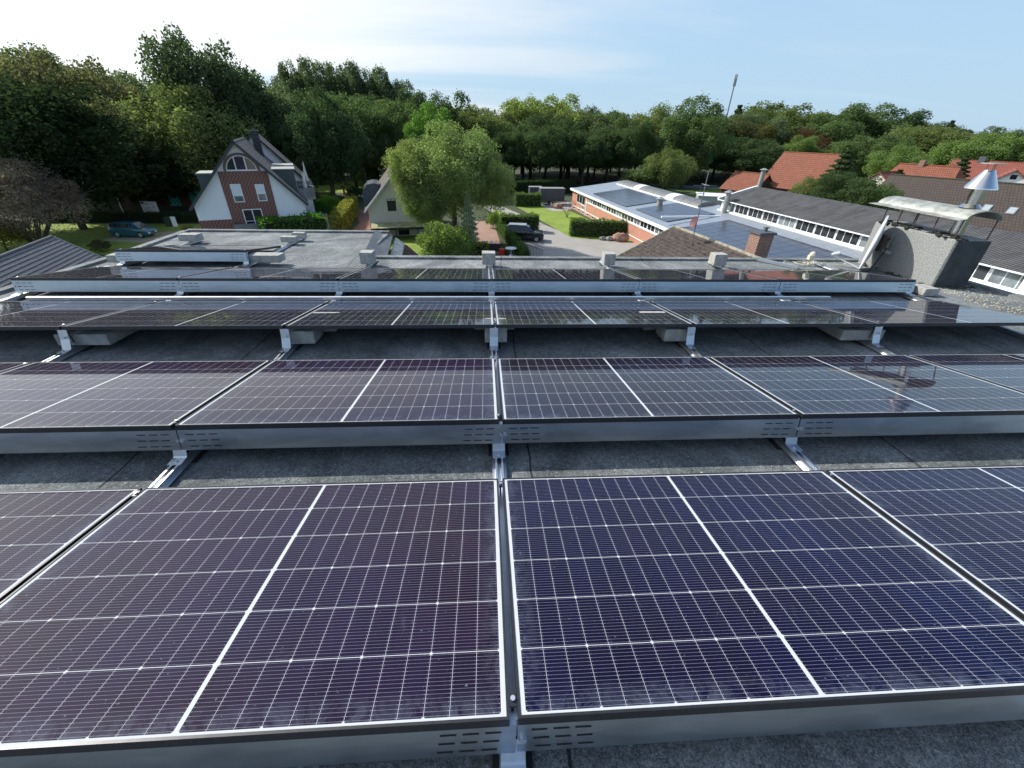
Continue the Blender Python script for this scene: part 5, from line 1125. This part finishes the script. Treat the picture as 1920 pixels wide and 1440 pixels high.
# ------------------------------------------------------------------ street things on the left
p = at_z(233, 402); e = thing('street_lamp', 'slim street lamp at the dark wood edge left of the sign board', 'street lamp', (p.x, p.y, GZ))
MB().cyl((0, 0, 0), (0, 0, 4.3), .07, .055, 8).build('pole', M['white'], e); MB().cyl((0, 0, 4.3), (0, 0, 4.55), .10, .20, 10).cyl((0, 0, 4.55), (0, 0, 4.68), .22, .06, 10).build('lamp_head', M['skyw'], e)
p = at_z(286, 402); e = thing('sign_board', 'white board with small dark marks standing before the dark wood', 'sign', (p.x, p.y, GZ), R(-14))
m = MB(); m.box(-1.35, 1.35, -.04, .04, .25, 1.75); bd = m.build('board', M['render_white'], e)
for x_ in (-1.2, 1.2): MB().box(x_ - .05, x_ + .05, .05, .13, 0, 1.7).build('post', M['dark'], e)
m = MB(); rr = random.Random(4)
for x_, z_, w_, h_ in ((-1.1, 1.35, .35, .2), (-.5, 1.35, .5, .08), (.2, 1.4, .15, .1), (.6, 1.0, .35, .12), (-.4, .9, .7, .05), (-.6, .7, .5, .05), (.5, 1.35, .3, .05)): m.box(x_, x_ + w_, -.046, -.041, z_, z_ + h_)
m.build('print', M['grey_metal'], bd)
p = at_z(197, 382); e = thing('info_sign', 'small pale sign plate in the shade far left of the street lamp', 'sign', (p.x, p.y, GZ)); MB().cyl((0, 0, 0), (0, 0, 1.9), .03, n=6).build('post', M['grey_metal'], e); MB().box(-.4, .4, -.03, .0, 1.4, 1.9).build('plate', M['render_white'], e)
p = at_z(338, 390); e = thing('brick_substation', 'small dark brick building with two turquoise doors under the trees', 'building', (p.x, p.y + 2, GZ), R(8))
m = MB(); m.extr([(-2.9, 0), (2.9, 0), (2.9, 2.9), (0, 5.0), (-2.9, 2.9)], 'y', 0, 6); m.build('wall', M['brick_dark'], e); gable_roof(e, 3.2, 2.75, 5.1, -.3, 6.3, 0, 'tile_brown', .15)
for x_ in (-1.6, 1.5):
    d_ = MB().box(x_ - .75, x_ + .75, -.06, .0, .05, 2.35).build('door', M['teal_door'], e); MB().slab([(x_ - .95, -.12, 2.5), (x_, -.12, 2.95), (x_, 0, 2.95), (x_ - .95, 0, 2.5)], .06).slab([(x_ + .95, -.12, 2.5), (x_, -.12, 2.95), (x_, 0, 2.95), (x_ + .95, 0, 2.5)], .06).build('door_hood', M['stone_g'], e)
MB().box(-.25, .15, -.05, 0, 2.0, 2.2).build('plate', M['skyw'], e)
p = at_z(322, 424); e = thing('utility_cabinet', 'leaning white cabinet door beside the green box at the fence', 'cabinet', (p.x, p.y, GZ), R(10)); MB().box(-.5, .3, -.3, .3, 0, 1.1).build('body', plain('cabinet_green', (.03, .06, .035), .6), e); MB().box(.32, .85, -.35, -.28, 0, 1.2).build('door', M['render_white'], e)
a_, b2 = Vector((-33.6, 50.6, 0)), Vector((-27.0, 41.2, 0)); d = b2 - a_; e = thing('timber_fence', 'brown vertical board fence between the drive and the gable house', 'fence', (a_.x, a_.y, GZ), math.atan2(d.y, d.x)); Lf = d.length
m = MB(); rr = random.Random(8); x_ = 0
while x_ < Lf: m.box(x_, x_ + .14, -.02 + rr.uniform(-.01, .01), .02, 0, 1.8 + rr.uniform(-.03, .03)); x_ += .155
m.build('boards', M['fence_wood'], e); MB().box(0, Lf, .021, .08, 1.3, 1.4).build('rail', M['fence_wood'], e)
p = at_z(1000, 452); rr = random.Random(9)
for k, (px, py, r, mt, lb) in enumerate([(1162, 452, .95, 'stone', 'large reddish boulder at the end of the hedge by the workshop'), (1130, 450, .45, 'stone_g', 'grey boulder leaning against the hedge, left of the reddish one'), (1142, 451, .5, 'stone_g', 'second grey boulder between the hedge and the reddish boulder'), (1047, 391, .8, 'stone', 'stone pile with flat slabs below the charcoal trailer'), (1036, 389, .5, 'stone_g', 'low grey stone left of the flat slab pile')]):
    p = at_z(px, py); m = MB(); m.ball((0, 0, r * .42), r, r * .7, r * .6, 9, 6, .22, k + 3); o = m.build('boulder', M[mt]); o.location = (p.x, p.y, GZ); tag(o, lb, 'boulder')
p = at_z(958, 482); e = thing('garden_table', 'round white garden table seen just above our roof edge', 'table', (p.x, p.y, GZ + .2)); MB().cyl((0, 0, .70), (0, 0, .74), .62, n=24).build('table_top', M['white'], e); MB().cyl((0, 0, 0), (0, 0, .7), .05).cyl((0, 0, -.2), (0, 0, .03), .3, .2).build('pedestal', M['white'], e)
p = at_z(925, 478); e = thing('wooden_bench', 'dark timber bench with red cushion behind our roof edge', 'bench', (p.x, p.y, GZ)); MB().box(-1.2, 1.2, -.25, .25, .42, .5).build('seat', M['dark'], e); MB().box(-1.2, 1.2, .25, .31, .5, 1.1).build('backrest', M['dark'], e)
for x_ in (-1.1, 1.1): MB().box(x_ - .05, x_ + .05, -.22, .22, 0, .42).build('leg', M['dark'], e)
p2 = at_z(941, 484); o = MB().cyl((0, 0, 0), (0, 0, .9), .22, .28, 14).cyl((0, 0, .9), (0, 0, .95), .30, n=14).build('red_bin', M['redp']); o.location = (p2.x, p2.y, GZ); tag(o, 'small bright red bin beside the timber bench', 'bin')
for k, (px, py) in enumerate(((905, 470), (922, 470))):
    p = at_z(px, py); m = MB(); m.cyl((0, 0, 0), (0, 0, .3), .18, .14, 10); m.cyl((0, 0, .3), (0, 0, .8), .12, .16, 10); m.ball((0, 0, .95), .13, .13, .17, 10, 6); o = m.build('garden_statue', M['render_white'], smooth=True); o.location = (p.x, p.y, GZ); tag(o, 'small white garden ornament, %s one by the brick drive' % ('left' if k == 0 else 'right'), 'ornament')
p = at_z(986, 486); e = thing('mesh_gate', 'thin dark metal fence panel at the yard entrance near our roof edge', 'fence', (p.x, p.y, GZ), R(-60)); m = MB()
for k in range(12): m.box(k * .25, k * .25 + .03, 0, .03, 0, 1.5)
m.box(0, 2.8, -.01, .04, 1.5, 1.55); m.build('panel', M['dark'], e)
for k, (px, py) in enumerate(((1009, 420), (971, 412))):
    p = at_z(px, py); e = thing('garden_post', 'short %s post at the edge of the workshop lawn' % ('wooden' if k == 0 else 'black'), 'post', (p.x, p.y, GZ)); MB().cyl((0, 0, 0), (0, 0, 1.2 if k == 0 else .7), .09, n=8).build('post', M['fence_wood' if k == 0 else 'dark'], e); MB().cyl((0, 0, 1.2 if k == 0 else .7), (0, 0, 1.3 if k == 0 else .8), .13, .05, 8).build('cap', M['fence_wood' if k == 0 else 'dark'], e)

# loose pebbles and dry crumbs on the felt by the right roof edge
m = MB(); rr = random.Random(21)
for k in range(900):
    x_ = 6.0 + abs(rr.gauss(0, .38)) if k < 700 else rr.uniform(-5.4, 6.6); y_ = rr.uniform(2.2, 4.75) if k < 700 else rr.uniform(-.9, 6.2)
    if x_ > 6.8: x_ = 6.8 - rr.random() * .6
    r_ = rr.uniform(.004, .013) if k < 700 else rr.uniform(.002, .006); m.ball((x_, y_, rz_(y_) + r_ * .4), r_, r_ * rr.uniform(.6, 1.2), r_ * .7, 5, 3)
tag(m.build('loose_gravel', plain('pale_pebbles', (.42, .39, .30), .95, 0, .5, 5)), 'loose pale pebbles and crumbs scattered on the roof felt by the right edge', 'gravel', kind='stuff')
